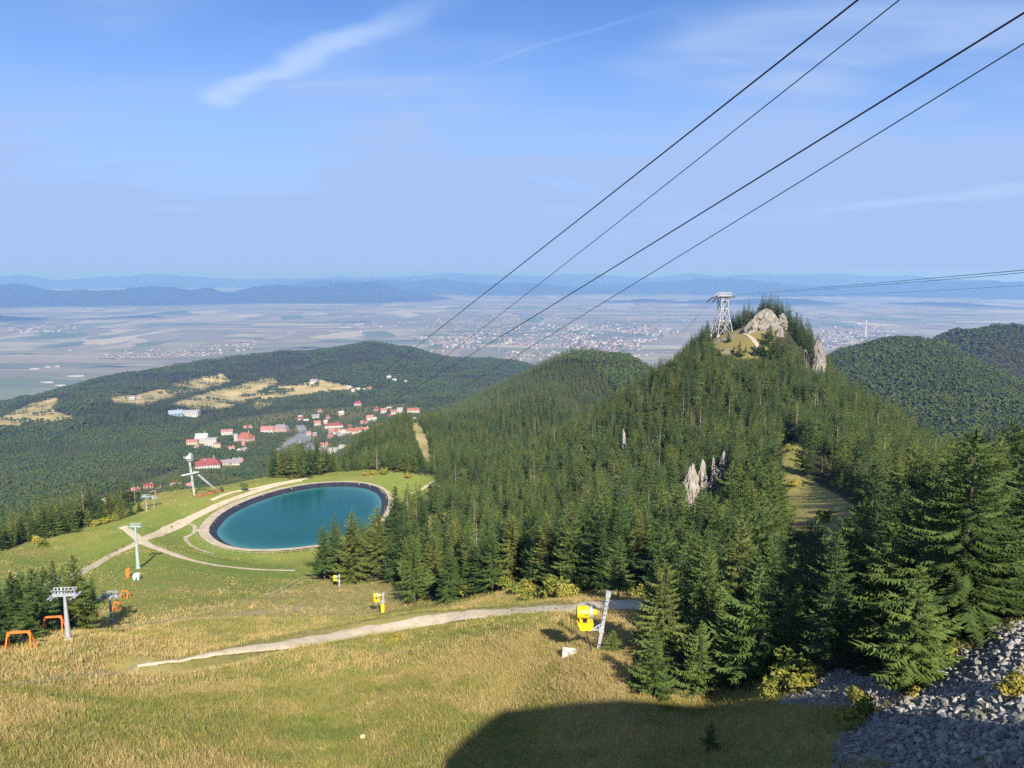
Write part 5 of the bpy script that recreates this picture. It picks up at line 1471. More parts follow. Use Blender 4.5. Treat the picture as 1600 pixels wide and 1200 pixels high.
def scatter(name, P, rz, sc, protos, kind='stuff', tilt=None):
    """one object whose points carry copies of small meshes"""
    me = bpy.data.meshes.new(name)
    P = np.asarray(P, np.float32)
    me.vertices.add(len(P)); me.vertices.foreach_set('co', P.ravel()); me.update()
    a = me.attributes.new('turn', 'FLOAT_VECTOR', 'POINT')
    T = np.zeros((len(P), 3), np.float32); T[:, 2] = rz
    if tilt is not None: T[:, :2] = tilt
    a.data.foreach_set('vector', T.ravel())
    a = me.attributes.new('size', 'FLOAT_VECTOR', 'POINT')
    sc = np.asarray(sc, np.float32)
    if sc.ndim == 1: sc = np.repeat(sc[:, None], 3, 1)
    a.data.foreach_set('vector', np.ascontiguousarray(sc).ravel())
    o = link(name, me); tag(o, kind=kind)
    ng = bpy.data.node_groups.new(name, 'GeometryNodeTree')
    ng.interface.new_socket('Geometry', in_out='INPUT', socket_type='NodeSocketGeometry')
    ng.interface.new_socket('Geometry', in_out='OUTPUT', socket_type='NodeSocketGeometry')
    N = ng.nodes; L = ng.links
    gi = N.new('NodeGroupInput'); go = N.new('NodeGroupOutput')
    jn = N.new('GeometryNodeJoinGeometry')
    for p in protos:
        oi = N.new('GeometryNodeObjectInfo'); oi.inputs['Object'].default_value = p
        oi.inputs['As Instance'].default_value = True
        L.new(oi.outputs['Geometry'], jn.inputs[0])
    ip = N.new('GeometryNodeInstanceOnPoints')
    ip.inputs['Pick Instance'].default_value = True
    L.new(gi.outputs[0], ip.inputs['Points']); L.new(jn.outputs[0], ip.inputs['Instance'])
    na_ = N.new('GeometryNodeInputNamedAttribute'); na_.data_type = 'FLOAT_VECTOR'; na_.inputs['Name'].default_value = 'turn'
    L.new(na_.outputs['Attribute'], ip.inputs['Rotation'])
    nb_ = N.new('GeometryNodeInputNamedAttribute'); nb_.data_type = 'FLOAT_VECTOR'; nb_.inputs['Name'].default_value = 'size'
    L.new(nb_.outputs['Attribute'], ip.inputs['Scale'])
    rv = N.new('FunctionNodeRandomValue'); rv.data_type = 'INT'
    rv.inputs[4].default_value = 0; rv.inputs[5].default_value = len(protos) - 1
    L.new(rv.outputs[2], ip.inputs['Instance Index'])
    L.new(ip.outputs[0], go.inputs[0])
    md_ = o.modifiers.new('scatter', 'NODES'); md_.node_group = ng
    return o

# ---- single trees that the picture picks out: (kind, u, v of foot, v of top, spread, label)
def foot(u, v, rmax=1500.0):
    p = hit(u, v, rmax=rmax)
    return p
def tree_thing(name, pos, kind, H, unitH, wide, label, cat='tree', group=None, rz=None):
    crown, trunk = kind
    t = empty(name, pos, rng.random() * 6.28 if rz is None else rz, label, cat, group)
    s = H / unitH
    c = link('crown', crown, t); c.scale = (s * wide, s * wide, s)
    k = link('trunk', trunk, t); k.scale = (s, s, s)
    return t
TAKEN = []
NTREES = 0
def special(name, u, v, vtop, kind, unitH, wide, label, group=None, dist=None, cat='spruce'):
    global NTREES
    p = hit(u, v) if dist is None else None
    if dist is not None:
        x, y, _ = ray(u, v); k = dist / math.hypot(x, y); p = Vector((x * k, y * k, gz(x * k, y * k)))
    # height that reaches the picture row vtop
    h = math.hypot(p.x, p.y)
    H = 1.0
    lo, hi = 0.5, 80.0
    for _ in range(40):
        m_ = (lo + hi) / 2
        _, vv, _f = project([[p.x, p.y, p.z + m_]])
        if vv[0] > vtop: lo = m_
        else: hi = m_
    H = lo
    t = tree_thing(name, p, kind, H, unitH, wide, label, cat, group)
    TAKEN.append((p.x, p.y, 0.16 * H * wide + 1.2)); NTREES += 1
    return t
G1 = 'spruces at the lower left of the slope'
special('spruce_tree', 122, 985, 865, KINDS[4], 20, 1.02, 'broad dark spruce standing behind the leftmost T-shaped lift pylon', G1)
special('spruce_tree', 90, 975, 874, KINDS[2], 20, 0.9, 'narrow spire-topped spruce just left of the broad dark spruce by the lift pylon', G1)
special('spruce_tree', 58, 988, 888, KINDS[1], 20, 1.35, 'pale-topped full spruce between the orange frames and the narrow spire-topped spruce', G1)
special('spruce_tree', 38, 985, 893, KINDS[3], 20, 1.1, 'spruce with thin crown at the back of the lower left clump', G1)
special('spruce_tree', 3, 1005, 898, KINDS[0], 20, 1.1, 'spruce cut by the left edge of the view in the lower left clump', G1)
special('spruce_tree', 52, 1000, 963, YOUNG[0], 10, 1.2, 'small bushy spruce behind the second orange frame from the left', G1)
special('spruce_tree', 12, 1008, 975, YOUNG[1], 10, 1.3, 'small dark spruce at the left edge above the nearest orange frame', G1)
special('spruce_tree', 146, 945, 898, KINDS[0], 20, 0.9, 'lower dark spruce at the right flank of the broad one behind the lift pylon', G1)
special('spruce_tree', 74, 972, 885, KINDS[3], 20, 1.2, 'spruce in deep shade well behind the second orange frame', G1)
special('spruce_tree', 24, 986, 893, KINDS[4], 20, 1.1, 'dark wide spruce above the nearest orange frame', G1)
special('spruce_tree', -18, 1008, 890, KINDS[1], 20, 1.2, 'spruce mostly outside the left edge in the lower left clump', G1)
special('spruce_tree', 104, 968, 884, KINDS[0], 20, 1.1, 'spruce wedged between the narrow spire and the broad dark one', G1)
G2 = 'spruces along the far rim of the left meadow'
for u, v, vt, k, w, lab in [(172, 811, 768, 4, 1.1, 'tall full spruce at the right end of the row on the meadow rim'), (190, 811, 774, 0, 1.1, 'slimmer spruce right of the tallest one on the meadow rim'),
        (205, 806, 786, 1, 1.2, 'low dark spruce closing the right end of the meadow rim row'), (138, 824, 793, 3, 0.9, 'spindly spruce with a bare trunk standing alone on the meadow rim'),
        (111, 832, 776, 1, 0.9, 'tallest spruce in the middle of the meadow rim row'), (84, 838, 787, 4, 1.1, 'wide spruce left of the tallest one in the middle of the rim row'),
        (72, 840, 792, 0, 1.1, 'dark spruce at the left of the wide spruce on the rim'), (50, 845, 806, 1, 1.2, 'rounded spruce beside a pale post on the meadow rim'),
        (30, 850, 812, 0, 1.1, 'spruce in shade near the left end of the rim row'), (12, 856, 816, 2, 1.2, 'dark spruce second from the left edge on the rim'), (0, 860, 820, 4, 1.1, 'dark spruce cut by the left edge on the rim'),
        (158, 815, 788, 3, 1.2, 'shorter spruce in the gap left of the tall full one on the rim'), (97, 835, 800, 3, 1.2, 'shorter spruce between the tallest and the wide one on the rim'), (218, 800, 785, 1, 1.4, 'low round spruce right of the rim row by the far pylons')]:
    special('spruce_tree', u, v, vt, KINDS[k], 20, w, lab, G2)
special('broadleaf_tree', 380, 770, 750, LEAFY[0], 10, 0.95, 'lone round leafy tree beside the gravel road above the reservoir', cat='tree')
special('broadleaf_tree', 347, 769, 760, LEAFY[1], 10, 1.1, 'small round leafy tree at the foot of the leaning mast leg', cat='tree')
G3 = 'front row of spruces by the reservoir'
for u, v, vt, k, w, lab in [(507, 908, 820, 3, 1.0, 'leftmost spruce of the front row, bare trunk, tip over the reservoir'), (524, 905, 812, 2, 1.0, 'narrow spruce second in the front row before the reservoir'),
        (553, 910, 797, 4, 1.0, 'wide dark spruce right of the farthest snow gun'), (592, 897, 790, 0, 1.05, 'straight spruce with pale trunk between two dark gaps in the front row'),
        (627, 908, 800, 1, 1.0, 'spruce just behind the big front one left of centre'), (648, 945, 838, 3, 1.05, 'foremost spruce with a long bare trunk left of the road bend'),
        (702, 940, 846, 1, 0.95, 'full dark spruce with a short trunk right of the foremost bare-trunked one'), (770, 924, 830, 3, 0.9, 'thin grey-tinged spruce right of the dead grey tree'),
        (828, 912, 826, 3, 1.0, 'spruce with a tall bare white trunk above the yellow bushes'), (966, 936, 836, 3, 0.9, 'sparse spruce with a bare lower trunk behind the steel mast'),
        (620, 860, 758, 1, 0.9, 'tall spruce rising highest beside the right end of the reservoir'), (660, 850, 775, 0, 0.95, 'tall spruce right of the one at the end of the reservoir'), (735, 915, 858, 1, 1.1, 'dark spruce low between the full dark one and the dead tree'), (880, 915, 815, 1, 1.0, 'broad spruce above the shadowed bend of the road'), (925, 912, 806, 4, 0.8, 'spruce behind the yellow snow gun, its crown brushing its neighbour')]:
    special('spruce_tree', u, v, vt, KINDS[k], 20, w, lab, G3)
special('dead_tree', 745, 912, 816, DEAD[0], 20, 1.05, 'bare grey dead spruce among green ones right of the reservoir', cat='tree')
special('dead_tree', 672, 866, 806, BROWN, 20, 1.1, 'withered brown spruce up behind the front row', cat='tree')
special('dead_tree', 1082, 905, 782, DEAD[1], 20, 0.5, 'thin bare snag standing below the white rock needles', cat='tree')
special('dead_tree', 1010, 620, 585, DEAD[0], 20, 0.7, 'bare grey dead spruce high on the ridge left of the clearing', cat='tree')
special('dead_tree', 1115, 635, 600, DEAD[0], 20, 0.8, 'grey dead spruce in the woods below the lattice pylon', cat='tree')
G4 = 'young spruces by the shaded meadow'
special('spruce_tree', 1022, 1088, 984, YOUNG[0], 10, 1.05, 'pale green young spruce right of the steel mast, left one of a pair', G4)
special('spruce_tree', 1092, 1084, 968, YOUNG[1], 10, 0.95, 'slender young spruce, right one of the pair at the shadow edge', G4)
special('spruce_tree', 958, 1018, 984, YOUNG[2], 10, 1.5, 'tiny bushy spruce at the foot of the steel mast', G4)
special('spruce_tree', 1045, 960, 915, YOUNG[1], 10, 1.1, 'small spruce at the end of the dirt road', G4)
special('spruce_tree', 1180, 1062, 868, YOUNG[0], 10, 1.0, 'big light green spruce at the edge of the shaded meadow', G4)
special('spruce_tree', 1130, 1010, 905, YOUNG[2], 10, 1.0, 'green spruce left behind the big light green one', G4)
special('spruce_tree', 1425, 1068, 880, YOUNG[0], 10, 1.15, 'bushy bright spruce leaning over the scree', G4)
special('spruce_tree', 1345, 985, 862, YOUNG[1], 10, 0.7, 'slim young spruce in the dark gap left of the biggest spruce', G4)
special('spruce_tree', 1110, 1172, 1125, YOUNG[1], 10, 0.9, 'small spruce in full shade at the bottom of the view', G4)
special('spruce_tree', 1500, 975, 664, BIGK[0], 20, 1.25, 'biggest spruce with spreading tiers at the right of the view', G4)
special('spruce_tree', 1400, 960, 752, BIGK[1], 20, 1.2, 'dark spreading spruce left of the biggest one', G4)
special('spruce_tree', 1600, 935, 712, BIGK[0], 20, 1.1, 'tall dark spruce at the right edge above the scree', G4)
special('spruce_tree', 1560, 950, 800, BIGK[1], 20, 1.2, 'spruce with dense low boughs between the biggest one and the right edge', G4)
special('spruce_tree', 1265, 985, 806, KINDS[3], 20, 1.2, 'dark ragged spruce with a pale tip in front of the sunny clearing', G4)
special('spruce_tree', 1258, 742, 655, KINDS[0], 20, 1.0, 'spruce standing alone on the sunny clearing', G4)
special('spruce_tree', 1150, 1000, 800, KINDS[1], 20, 0.9, 'tall spruce rising behind the big light green one', G4)
for u, v, vt in [(1138, 535, 518), (1155, 558, 533), (1124, 556, 543), (1146, 550, 540), (1165, 552, 540), (1178, 556, 538), (1198, 540, 512), (1203, 530, 505), (1170, 517, 508), (1186, 552, 536), (1190, 556, 524), (1204, 560, 519), (1213, 563, 527)]:
    special('spruce_tree', u, v, vt, KINDS[1], 20, 1.1, 'small spruce on the bare slope below the lattice pylon', 'small spruces on the bare slope')

# ---- the woods: jittered grid of stems, kept where woods grow and could be seen
rt = GZ / RR
HOR = np.maximum.accumulate(rt, axis=1)
HOR = np.concatenate([np.full((na, 1), -9.0), HOR[:, :-1]], 1)
def horizon(x, y):
    az = np.degrees(np.arctan2(x, y)); i = np.clip(np.searchsorted(azs, az), 0, na - 1)
    j = np.clip(np.searchsorted(rs, np.hypot(x, y)) - 1, 0, nr - 1)
    return HOR[i, j]
WINDOWS = [  # places the picture shows free of trees in front of them, and how far off they lie
 ([(1222,690),(1262,700),(1264,735),(1290,768),(1346,798),(1346,842),(1290,850),(1226,835),(1218,760)], 250),
 ([(1070,725),(1092,725),(1092,785),(1070,785)], 315), ([(1091,718),(1140,705),(1140,752),(1091,755)], 325),
 ([(1105,526),(1130,515),(1186,520),(1205,505),(1205,548),(1160,556),(1122,550)], 640),
 ([(1266,535),(1288,535),(1288,570),(1266,570)], 620), ([(1205,515),(1220,515),(1220,552),(1205,552)], 640),
 ([(642,655),(655,655),(668,690),(678,718),(666,718),(652,690)], 900),
 (OPEN_NEAR[3:13] + [(575,838),(520,856),(503,862),(300,870),(100,880),(0,880)], 240),
]
def stems(r0, r1, sp, H0, H1, seed, margin=0.015, azl=41.0):
    r = np.random.default_rng(seed)
    n = int(2 * r1 / sp) + 2
    gx = np.arange(-n // 2, n // 2) * sp
    X, Y = np.meshgrid(gx, np.arange(0, n // 2) * sp)
    X = X.ravel() + (r.random(X.size) - 0.5) * sp * 0.85; Y = Y.ravel() + (r.random(Y.size) - 0.5) * sp * 0.85
    R = np.hypot(X, Y); k = (R > r0) & (R < r1) & (np.abs(np.degrees(np.arctan2(X, Y))) < azl)
    X, Y, R = X[k], Y[k], R[k]
    # quick height from the ground grid for the visibility test
    Z = ground_z(X, Y)
    H = r.uniform(H0, H1, len(X)) * (0.85 + 0.5 * (fbm(X / 60, Y / 60, 3, 77)))
    vis = (Z + H) / R > horizon(X, Y) - margin
    P = np.stack([X, Y, Z], 1)[vis]; H = H[vis]
    g = regions(P)
    k = ~(g['open'] | g['clear'] | g['peak'] | g['strip'] | g['plat'])
    k &= ~(g['vill'] & (r.random(len(P)) < 0.15))
    # scattered trees on the far pastures
    k |= g['plat'] & (fbm(P[:, 0] / 130, P[:, 1] / 45, 3, 5) > 0.22)
    k &= np.hypot(P[:, 0] - PC[0], P[:, 1] - PC[1]) > 30
    d = ring_dist(P[:, 0], P[:, 1], PATHO) if r0 < 510 else np.full(len(P), 99.0)
    k &= d > 4
    for f_ in (1.0, 1.0, 1.0, 0.6, 0.6, 0.3, 1.0):
        uu, vv, _ = project(P + np.stack([0 * H, 0 * H, H * f_], 1))
        for poly, rmax in WINDOWS: H = np.where(in_poly(uu, vv, poly) & (g['r'] < rmax), H * 0.62, H)
    for f_ in (0.35, 0.7, 1.0):          # trees that would shade the sunny clearing are low ones
        sx = P[:, 0] - SUN_DIR.x / SUN_DIR.z * H * f_; sy = P[:, 1] - SUN_DIR.y / SUN_DIR.z * H * f_
        su, sv, _ = project(np.stack([sx, sy, P[:, 2]], 1)); sr = np.hypot(sx, sy)
        H = np.where(in_poly(su, sv, MEADOW_HILL) & (sr > 110) & (sr < 360) & (g['u'] < 1520), H * 0.42, H)
    k &= H > 3.2
    for x, y, q in TAKEN + CLEAR: k &= (P[:, 0] - x) ** 2 + (P[:, 1] - y) ** 2 > q * q
    return P[k], H[k], {a: b[k] for a, b in g.items()}
# ------------------------------------------------------------------ woods
def in_view(P, H, g):
    return (g['u'] > -40) & (g['u'] < 1640) & (g['v'] > 300)
P1, H1, g1 = stems(38, 500, 5.4, 11, 20.5, 11, 0.03)
# smaller trees close to the viewer
cl = 1 - 0.2 * (1 - smooth(60, 110, g1['r']))
H1 = H1 * cl
_, _, fy1 = project(P1)
app = H1 * F / fy1
vis = in_view(P1, H1, g1)
# foreground stems that would hide the open slope are left out
order = np.argsort(-np.where(vis, app, 0))
nind = 300 - NTREES
ind = order[:nind]
rest = np.ones(len(P1), bool); rest[ind] = False
r7 = np.random.default_rng(99)
def where(u, v, r):
    if u > 1500: return 'at the right edge above the scree' if r < 90 else ('behind the biggest spruce at the right' if v > 800 else 'on the skyline at the far right')
    if u > 1380: return 'under the biggest spruce beside the scree' if r < 85 else ('just left of the biggest spruce' if v > 800 else 'on the slope running down from the peak to the right')
    if u > 1290: return 'in the dark gap left of the biggest spruce' if v > 860 else ('at the right foot of the sunny clearing' if v > 780 else 'right of the sunny clearing')
    if u > 1190: return 'behind the low bushes at the corner of the scree' if v > 960 else ('below the sunny clearing' if v > 790 else 'at the left edge of the sunny clearing')
    if u > 1110: return 'behind the big light green spruce' if v > 930 else ('right of the white rock needles' if v < 800 else 'between the road end and the sunny clearing')
    if u > 1030: return 'at the end of the dirt road behind the young pair' if v > 900 else 'right below the white rock needles'
    if u > 900: return 'behind the road beyond the steel mast' if v > 850 else 'on the hill left of the rock needles'
    if u > 760: return 'behind the yellow-green bushes' if v > 860 else 'in the middle of the hillside above the road'
    if u > 640: return 'beside the dead grey tree' if v > 860 else 'on the lower hillside right of the reservoir'
    return 'in the clump at the near end of the reservoir'
for i in ind:
    u, v, r = g1['u'][i], g1['v'][i], g1['r'][i]
    k = r7.integers(5); h = H1[i]
    w = r7.uniform(0.85, 1.2)
    yg = h < 9.0 and r < 140
    kind = YOUNG[k % 3] if yg else KINDS[k]
    size_ = 'low ' if h < 11.5 else 'tall ' if h > 16 else ''
    look = ('young bright spruce' if yg else size_ + ('narrow full spruce', 'broad spruce', 'slim spruce', 'thin-crowned spruce', 'wide spreading spruce')[k])
    wh = where(u, v, r)
    tree_thing('spruce_tree', Vector(P1[i]), kind, h, 10 if yg else 20, w, look + ' standing ' + wh, 'spruce', 'spruces ' + wh)
M_ = rest
nearw = M_ & (g1['r'] < 200)
fullp = [proto('full_spruce', joined('full_spruce', (lambda c: (np.array([v.co for v in c.vertices]), np.array([list(p.vertices) for p in c.polygons])))(KINDS[k][0]), trunk_geo(20, 0.3), [F_SPRUCE, BARK])) for k in (0, 1, 3)]
def woods_obj(name, P, H, u0, protos, label, seed, wr=(0.85, 1.25)):
    r = np.random.default_rng(seed); n = len(P)
    s = H / u0; w = r.uniform(*wr, n)
    o = scatter(name, P, r.random(n) * 6.283, np.stack([s * w, s * w, s], 1), protos)
    o['label'] = label; return o
woods_obj('near_spruce_wood', P1[nearw], H1[nearw], 20, fullp, 'dense spruce wood filling the near hillside', 1)
mid1 = M_ & ~nearw
lf = mid1 & (r7.random(len(P1)) < 0.05 + 0.10 * (fbm(P1[:, 0] / 40, P1[:, 1] / 40, 2, 8) > 0.15))
mid1 &= ~lf
woods_obj('hillside_leafy_trees', P1[lf], H1[lf] * 0.7, 14, MIDLEAF, 'scattered lighter leafy trees among the hillside spruces', 8)
woods_obj('hillside_spruce_wood', P1[mid1], H1[mid1], 20, MIDP * 5 + MIDDEAD[:1], 'dense spruce wood on the hillside below the peak', 2)
P2, H2_, g2 = stems(500, 1050, 5.5, 11, 20, 12, 0.02)
woods_obj('peak_spruce_wood', P2, H2_, 20, MIDP * 6 + MIDDEAD[1:], 'spruce wood clothing the peak and the ridges behind it', 3)
P3, H3_, g3 = stems(1050, 2700, 7.6, 14, 22, 13, 0.012)
br = fbm(P3[:, 0] / 260, P3[:, 1] / 260, 3, 31) + np.where(g3['u'] < 620, 0.18, -0.05) + np.where((g3['u'] > 1400) & (g3['v'] > 560) & (g3['v'] < 640), 0.25, 0)
b3 = br > 0.12
vil = g3['vill']
H3_ = np.where(vil, H3_ * 0.75, H3_)
woods_obj('valley_spruce_wood', P3[~b3], H3_[~b3], 20, FARP, 'dark spruce wood covering the valley and the farther hills', 4, (1.0, 1.5))
woods_obj('valley_leafy_wood', P3[b3], H3_[b3] * 0.85, 16, LEAFP, 'lighter leafy wood in patches over the valley', 5, (0.9, 1.3))
P4, H4, g4 = stems(2700, 6200, 13.0, 16, 24, 14, 0.006)
b4 = fbm(P4[:, 0] / 320, P4[:, 1] / 320, 3, 41) > -0.05
H4 = np.where(g4['vill'], H4 * 0.75, H4)
woods_obj('ridge_spruce_wood', P4[~b4], H4[~b4], 20, FARP, 'dark spruce wood on the far ridges', 6, (1.4, 2.0))
woods_obj('ridge_leafy_wood', P4[b4], H4[b4] * 0.9, 16, LEAFP, 'leafy wood on the far ridges', 7, (1.1, 1.6))
print('stems', len(P1), len(P2), len(P3), len(P4))

# ---- bushes
BUSHES = [mesh_np('bush_leaves', *leaf_crown(300 + k, 2.4, 1.7, 420, 0.20, -0.1, 7), [F_BUSH]) for k in range(3)]
rb = np.random.default_rng(17)
def bush(u, v, s, label, group):
    p = hit(u, v, rmax=700)
    if p is None: return
    o = link('bush', BUSHES[rb.integers(3)], None, p); o.rotation_euler = (0, 0, rb.random() * 6.28)
    o.scale = (s * rb.uniform(0.9, 1.3), s * rb.uniform(0.9, 1.3), s * rb.uniform(0.7, 1.1))
    tag(o, label, 'bush', group)
for i in range(26):
    u = 722 + i * 11.5 + rb.normal(0, 4); v = 930 - 8 * math.sin(i * 0.4) + rb.normal(0, 4) - (6 if i > 6 else 0)
    bush(u, v, rb.uniform(1.0, 1.7), 'yellow-green bush in the hedge-like belt between the dirt road and the spruces', 'yellow-green bushes above the dirt road')
for u, v, s in [(1240,1062,0.9),(1225,1075,0.8),(1255,1070,0.7),(1215,1082,0.7),(1268,1058,0.6),(1205,1090,0.8),(1245,1080,0.6)]:
    bush(u, v, s, 'low sunlit bush at the corner of the scree and the shaded meadow', 'low bushes at the corner of the scree')
for u, v, s in [(1290,985,0.9),(1300,1000,0.8),(1465,1035,0.7),(1475,1020,0.7)]:
    bush(u, v, s, 'small bush turning yellow against the dark gap beside the scree', 'yellowing bushes beside the scree')
for u, v, s in [(1340,1100,0.5),(1425,1090,0.35),(1590,1085,0.6),(1575,1090,0.5),(1350,1120,0.6),(1335,1135,0.7)]:
    bush(u, v, s, 'low tuft-like bush growing among the scree stones', 'low bushes among the scree stones')
for u, v, s in [(1235,705,1.6),(1240,760,1.5),(1165,775,1.6),(1055,745,1.3),(1005,790,1.5),(1030,795,1.5),(865,795,1.4),(1290,815,1.4)]:
    bush(u, v, s, 'yellowing bush in a small opening of the hillside woods', 'yellowing bushes in the woods')
for u, v, s in [(600,742,1.6),(585,741,1.5),(572,743,1.3),(65,855,1.5),(60,850,1.7),(150,822,1.6),(165,818,1.5),(180,814,1.4),(640,747,1.4)]:
    bush(u, v, s, 'scrubby bush on the far grassy crest', 'scrubby bushes on the far crest')
for u, v, s in [(610,1004,0.8),(618,1002,0.7),(602,1006,0.6)]:
    bush(u, v, s * 0.8, 'bright green low bush in the dry meadow below the road', 'bright green bushes in the meadow')

for u, v, s in [(1118,540,0.9),(1130,548,1.0),(1150,545,0.8),(1162,556,1.0),(1174,545,0.8),(1128,530,0.7),(1192,548,0.9),(1160,512,0.7)]:
    bush(u, v, s, 'scrubby bush on the bare shoulder below the lattice pylon', 'scrub on the bare shoulder of the peak')
# ---- scree
def stone(seed):
    r = np.random.default_rng(seed)
    bm = bmesh.new()
    for _ in range(13):
        q = r.normal(size=3); q /= np.linalg.norm(q); q *= r.uniform(0.75, 1.05)
        bm.verts.new((q[0] * 0.5, q[1] * 0.42, q[2] * 0.34))
    bmesh.ops.convex_hull(bm, input=bm.verts)
    for v in [v for v in bm.verts if not v.link_faces]: bm.verts.remove(v)
    me = bpy.data.meshes.new('boulder'); bm.to_mesh(me); bm.free()
    me.materials.append(STONE); return me
ms = M('scree_stone', 0.95, 0.15)
oi = ms.new('ShaderNodeObjectInfo')
cs = ms.ramp(oi.outputs['Random'], [(0.0, (0.15, 0.138, 0.122)), (0.4, (0.24, 0.225, 0.20)), (0.8, (0.35, 0.33, 0.295)), (1.0, (0.27, 0.235, 0.17))])
cs = ms.mix(ms.rampv(ms.noise(3.0, 5), 0.45, 0.7, 0, 0.5), cs, (0.13, 0.125, 0.115))
ms.col(cs); ms.bump(ms.noise(7, 5, 0.7), 0.6, 0.08)
STONE = ms.m
STONES = [stone(400 + k) for k in range(9)]
us = []
r8 = np.random.default_rng(23)
cand = []
gx = np.arange(5, 75, 0.24); gy = np.arange(18, 85, 0.24)
X, Y = np.meshgrid(gx, gy); X = X.ravel() + r8.uniform(-.25, .25, X.size); Y = Y.ravel() + r8.uniform(-.25, .25, Y.size)
Z = ground_z(X, Y); PS = np.stack([X, Y, Z], 1)
gs = regions(PS)
k = gs['scree'] & (gs['u'] < 1720) & (gs['v'] < 1290)
thin = fbm(X / 3.0, Y / 3.0, 3, 3)
k &= thin > -0.62
PS = PS[k]; us_, vs_, rs_ = gs['u'][k], gs['v'][k], gs['r'][k]
size = 0.14 * np.exp(r8.normal(0, 0.5, len(PS))) * (1 + 0.6 * smooth(1300, 1500, us_))
size = np.clip(np.where((us_ < 1300), size * 0.75, size), 0.05, 0.42)
_, _, fs = project(PS)
app = np.where((us_ > 0) & (us_ < 1600) & (vs_ < 1200), size / fs, 0)
od = np.argsort(-app)
for i in od[:290]:
    o = link('boulder', STONES[r8.integers(9)], None, Vector(PS[i]) + Vector((0, 0, size[i] * 0.22)))
    o.rotation_euler = (r8.normal(0, 0.5), r8.normal(0, 0.5), r8.random() * 6.28)
    s = size[i] * 1.7; o.scale = (s * r8.uniform(.8, 1.3), s * r8.uniform(.8, 1.2), s * r8.uniform(.7, 1.3))
    U, V_ = us_[i], vs_[i]
    if V_ > 1120: part = 'near the bottom right corner' if U > 1480 else ('at the bottom beside the dark meadow' if U < 1390 else 'in the shaded bottom of the scree')
    elif U < 1400: part = 'on the left tongue of the scree by the low bushes' if U < 1310 else 'on the scree just under the bushy bright spruce'
    elif V_ < 1030: part = 'at the top of the scree under the spruce boughs' if U < 1560 else 'high on the scree at the right edge'
    else: part = 'in the middle of the scree' if U < 1500 else 'on the scree near the right edge'
    sx, sy, sz = o.scale
    form = 'flat slab-like' if sz < 0.82 * max(sx, sy) else ('upright wedge-like' if sz > 1.12 * max(sx, sy) else ('long' if max(sx, sy) > 1.3 * min(sx, sy) else 'chunky angular'))
    big = 'big ' if s > 0.72 else ('small ' if s < 0.48 else '')
    tag(o, big + form + ' grey boulder lying ' + part, 'boulder', 'boulders ' + part)
rest_ = od[290:]
o = scatter('scree_stones', PS[rest_] + np.array([0, 0, 0.04]), r8.random(len(rest_)) * 6.28, (size[rest_] * 1.5), [proto('scree_bit', m) for m in STONES], tilt=r8.normal(0, 0.5, (len(rest_), 2)))
o['label'] = 'loose grey scree stones covering the steep bank'

# ---- grass of the near slope
def tuft(seed, n, h, spread, mat, w=0.022):
    r = np.random.default_rng(seed); T = []
    for _ in range(n):
        b_ = r.normal(0, spread, 2); a = r.random() * 6.28; hh = h * r.uniform(0.5, 1.15)
        lean = r.normal(0, 0.33, 2) * hh
        d = np.array([math.cos(a), math.sin(a), 0]) * w * r.uniform(0.7, 1.4)
        p = np.array([b_[0], b_[1], -0.05]); q = p + np.array([lean[0] * 0.4, lean[1] * 0.4, hh * 0.6]); t_ = p + np.array([lean[0] * 1.2, lean[1] * 1.2, hh])
        T += [(p - d, p + d, q + d * 0.7), (p - d, q + d * 0.7, q - d * 0.7), (q - d * 0.7, q + d * 0.7, t_)]
    V = np.array(T).reshape(-1, 3); return mesh_np('grass_tuft', V, np.arange(len(V)).reshape(-1, 3), [mat])
def grass_mat(name, cols):
    m = M(name, 0.8, 0.2); oi = m.new('ShaderNodeObjectInfo')
    c = m.ramp(oi.outputs['Random'], [(i / (len(cols) - 1), q) for i, q in enumerate(cols)])
    m.col(c)
    t = m.new('ShaderNodeBsdfTranslucent'); m.ln(c, t.inputs[0]); mx = m.new('ShaderNodeMixShader'); mx.inputs[0].default_value = 0.3
    m.ln(m.b.outputs[0], mx.inputs[1]); m.ln(t.outputs[0], mx.inputs[2]); m.ln(mx.outputs[0], m.n['Material Output'].inputs['Surface'])
    return m.m
G_DRY = grass_mat('dry_grass', [(0.39, 0.285, 0.10), (0.48, 0.355, 0.135), (0.56, 0.43, 0.19), (0.33, 0.255, 0.08)])
G_OLIVE = grass_mat('olive_grass', [(0.22, 0.22, 0.05), (0.30, 0.275, 0.07), (0.37, 0.32, 0.095)])
G_GREEN = grass_mat('green_grass', [(0.12, 0.165, 0.032), (0.17, 0.205, 0.042), (0.22, 0.235, 0.055)])
r9 = np.random.default_rng(31)
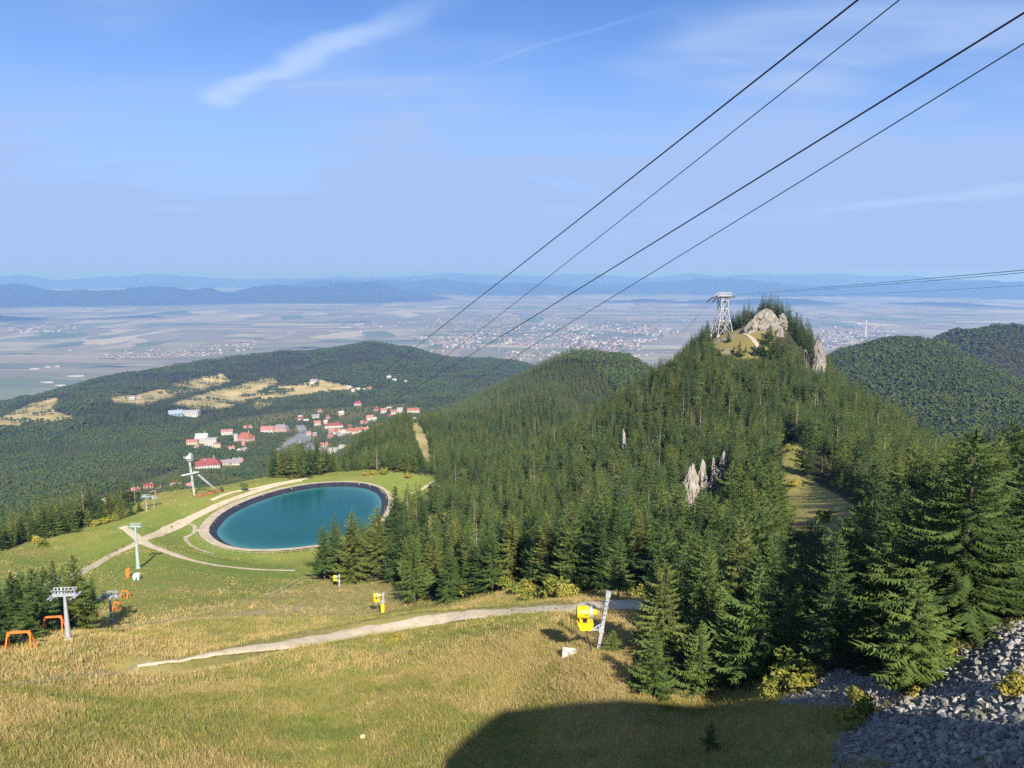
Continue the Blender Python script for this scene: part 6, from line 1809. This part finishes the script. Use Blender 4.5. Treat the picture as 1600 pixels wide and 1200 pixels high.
def grass_pts(r0, r1, sp, seed):
    r = np.random.default_rng(seed)
    n = int(r1 / sp) + 1
    X, Y = np.meshgrid(np.arange(-n, n) * sp, np.arange(0, n) * sp)
    X = X.ravel() + r.uniform(-.5, .5, X.size) * sp; Y = Y.ravel() + r.uniform(-.5, .5, Y.size) * sp
    R = np.hypot(X, Y); k = (R > r0) & (R < r1) & (np.abs(np.degrees(np.arctan2(X, Y))) < 40)
    X, Y = X[k], Y[k]
    P = np.stack([X, Y, ground_z(X, Y)], 1)
    g = regions(P)
    k = g['open'] & (g['u'] > -60) & (g['u'] < 1660) & (g['v'] < 1260) & (~g['scree'] | (fbm(X / 2.2, Y / 2.2, 3, 8) > 0.32))
    P = P[k]; g = {a: b[k] for a, b in g.items()}
    d = np.full(len(P), 1e9)
    for i in range(0, len(ROAD1), 2): d = np.minimum(d, (P[:, 0] - ROAD1[i, 0]) ** 2 + (P[:, 1] - ROAD1[i, 1]) ** 2)
    if r0 > 230: d = np.where(ring_dist(P[:, 0], P[:, 1], PATHO) < 2, 0, d)
    k = (d > 3.3 ** 2) & ((r0 > 230) | (r.random(len(P)) > smooth(200, 252, np.hypot(P[:, 0], P[:, 1]))))
    return P[k], {a: b[k] for a, b in g.items()}
def lay(tagname, r0, r1, sp, seed, hs):
    P, g = grass_pts(r0, r1, sp, seed)
    n1 = fbm(P[:, 0] / 26, P[:, 1] / 17, 4, 61) + 0.7 * fbm(P[:, 0] / 4.0, P[:, 1] / 4.0, 3, 62) + 0.5 * (g['r'] < 150) * np.exp(-((g['u'] - 950) / 70.0) ** 2) - 0.12 * smooth(1030, 1110, g['v']) * smooth(380, 560, g['u']) - 0.02 + np.where((g['r'] > 90) & (g['r'] < 165) & (g['u'] < 1000), 0.22, 0)
    r = np.random.default_rng(seed + 1)
    if tagname == 'shelf': n1 = n1 - 0.30
    n1 = n1 + r.normal(0, 0.22, len(P))
    for nm, m, k, hh in (('dry', G_DRY, n1 > 0.22, 1.0), ('olive', G_OLIVE, (n1 <= 0.22) & (n1 > -0.36), 0.75), ('green', G_GREEN, n1 <= -0.36, 0.6)):
        Q_ = P[k]
        if len(Q_) == 0: continue
        T = [proto('tuft', tuft(seed * 10 + q, hs[1], hs[0] * hh, hs[2], m, hs[3])) for q in range(3)]
        o = scatter(nm + '_grass', Q_, r.random(len(Q_)) * 6.28, r.uniform(0.6, 1.35, len(Q_)), T)
        o['label'] = 'tall ' + nm + ' grass on the slope'
    print('grass', tagname, len(P))
lay('near', 30, 95, 0.31, 51, (0.50, 12, 0.16, 0.013))
lay('mid', 95, 165, 0.66, 52, (0.55, 15, 0.32, 0.024))
lay('far', 165, 250, 1.5, 53, (0.55, 14, 0.6, 0.045))
lay('shelf', 235, 470, 1.9, 54, (0.42, 16, 0.9, 0.06))
print('LOWEST', LOW, 'HIGHEST', TOPG, max((o.matrix_basis.translation.z for o in SC.objects)))
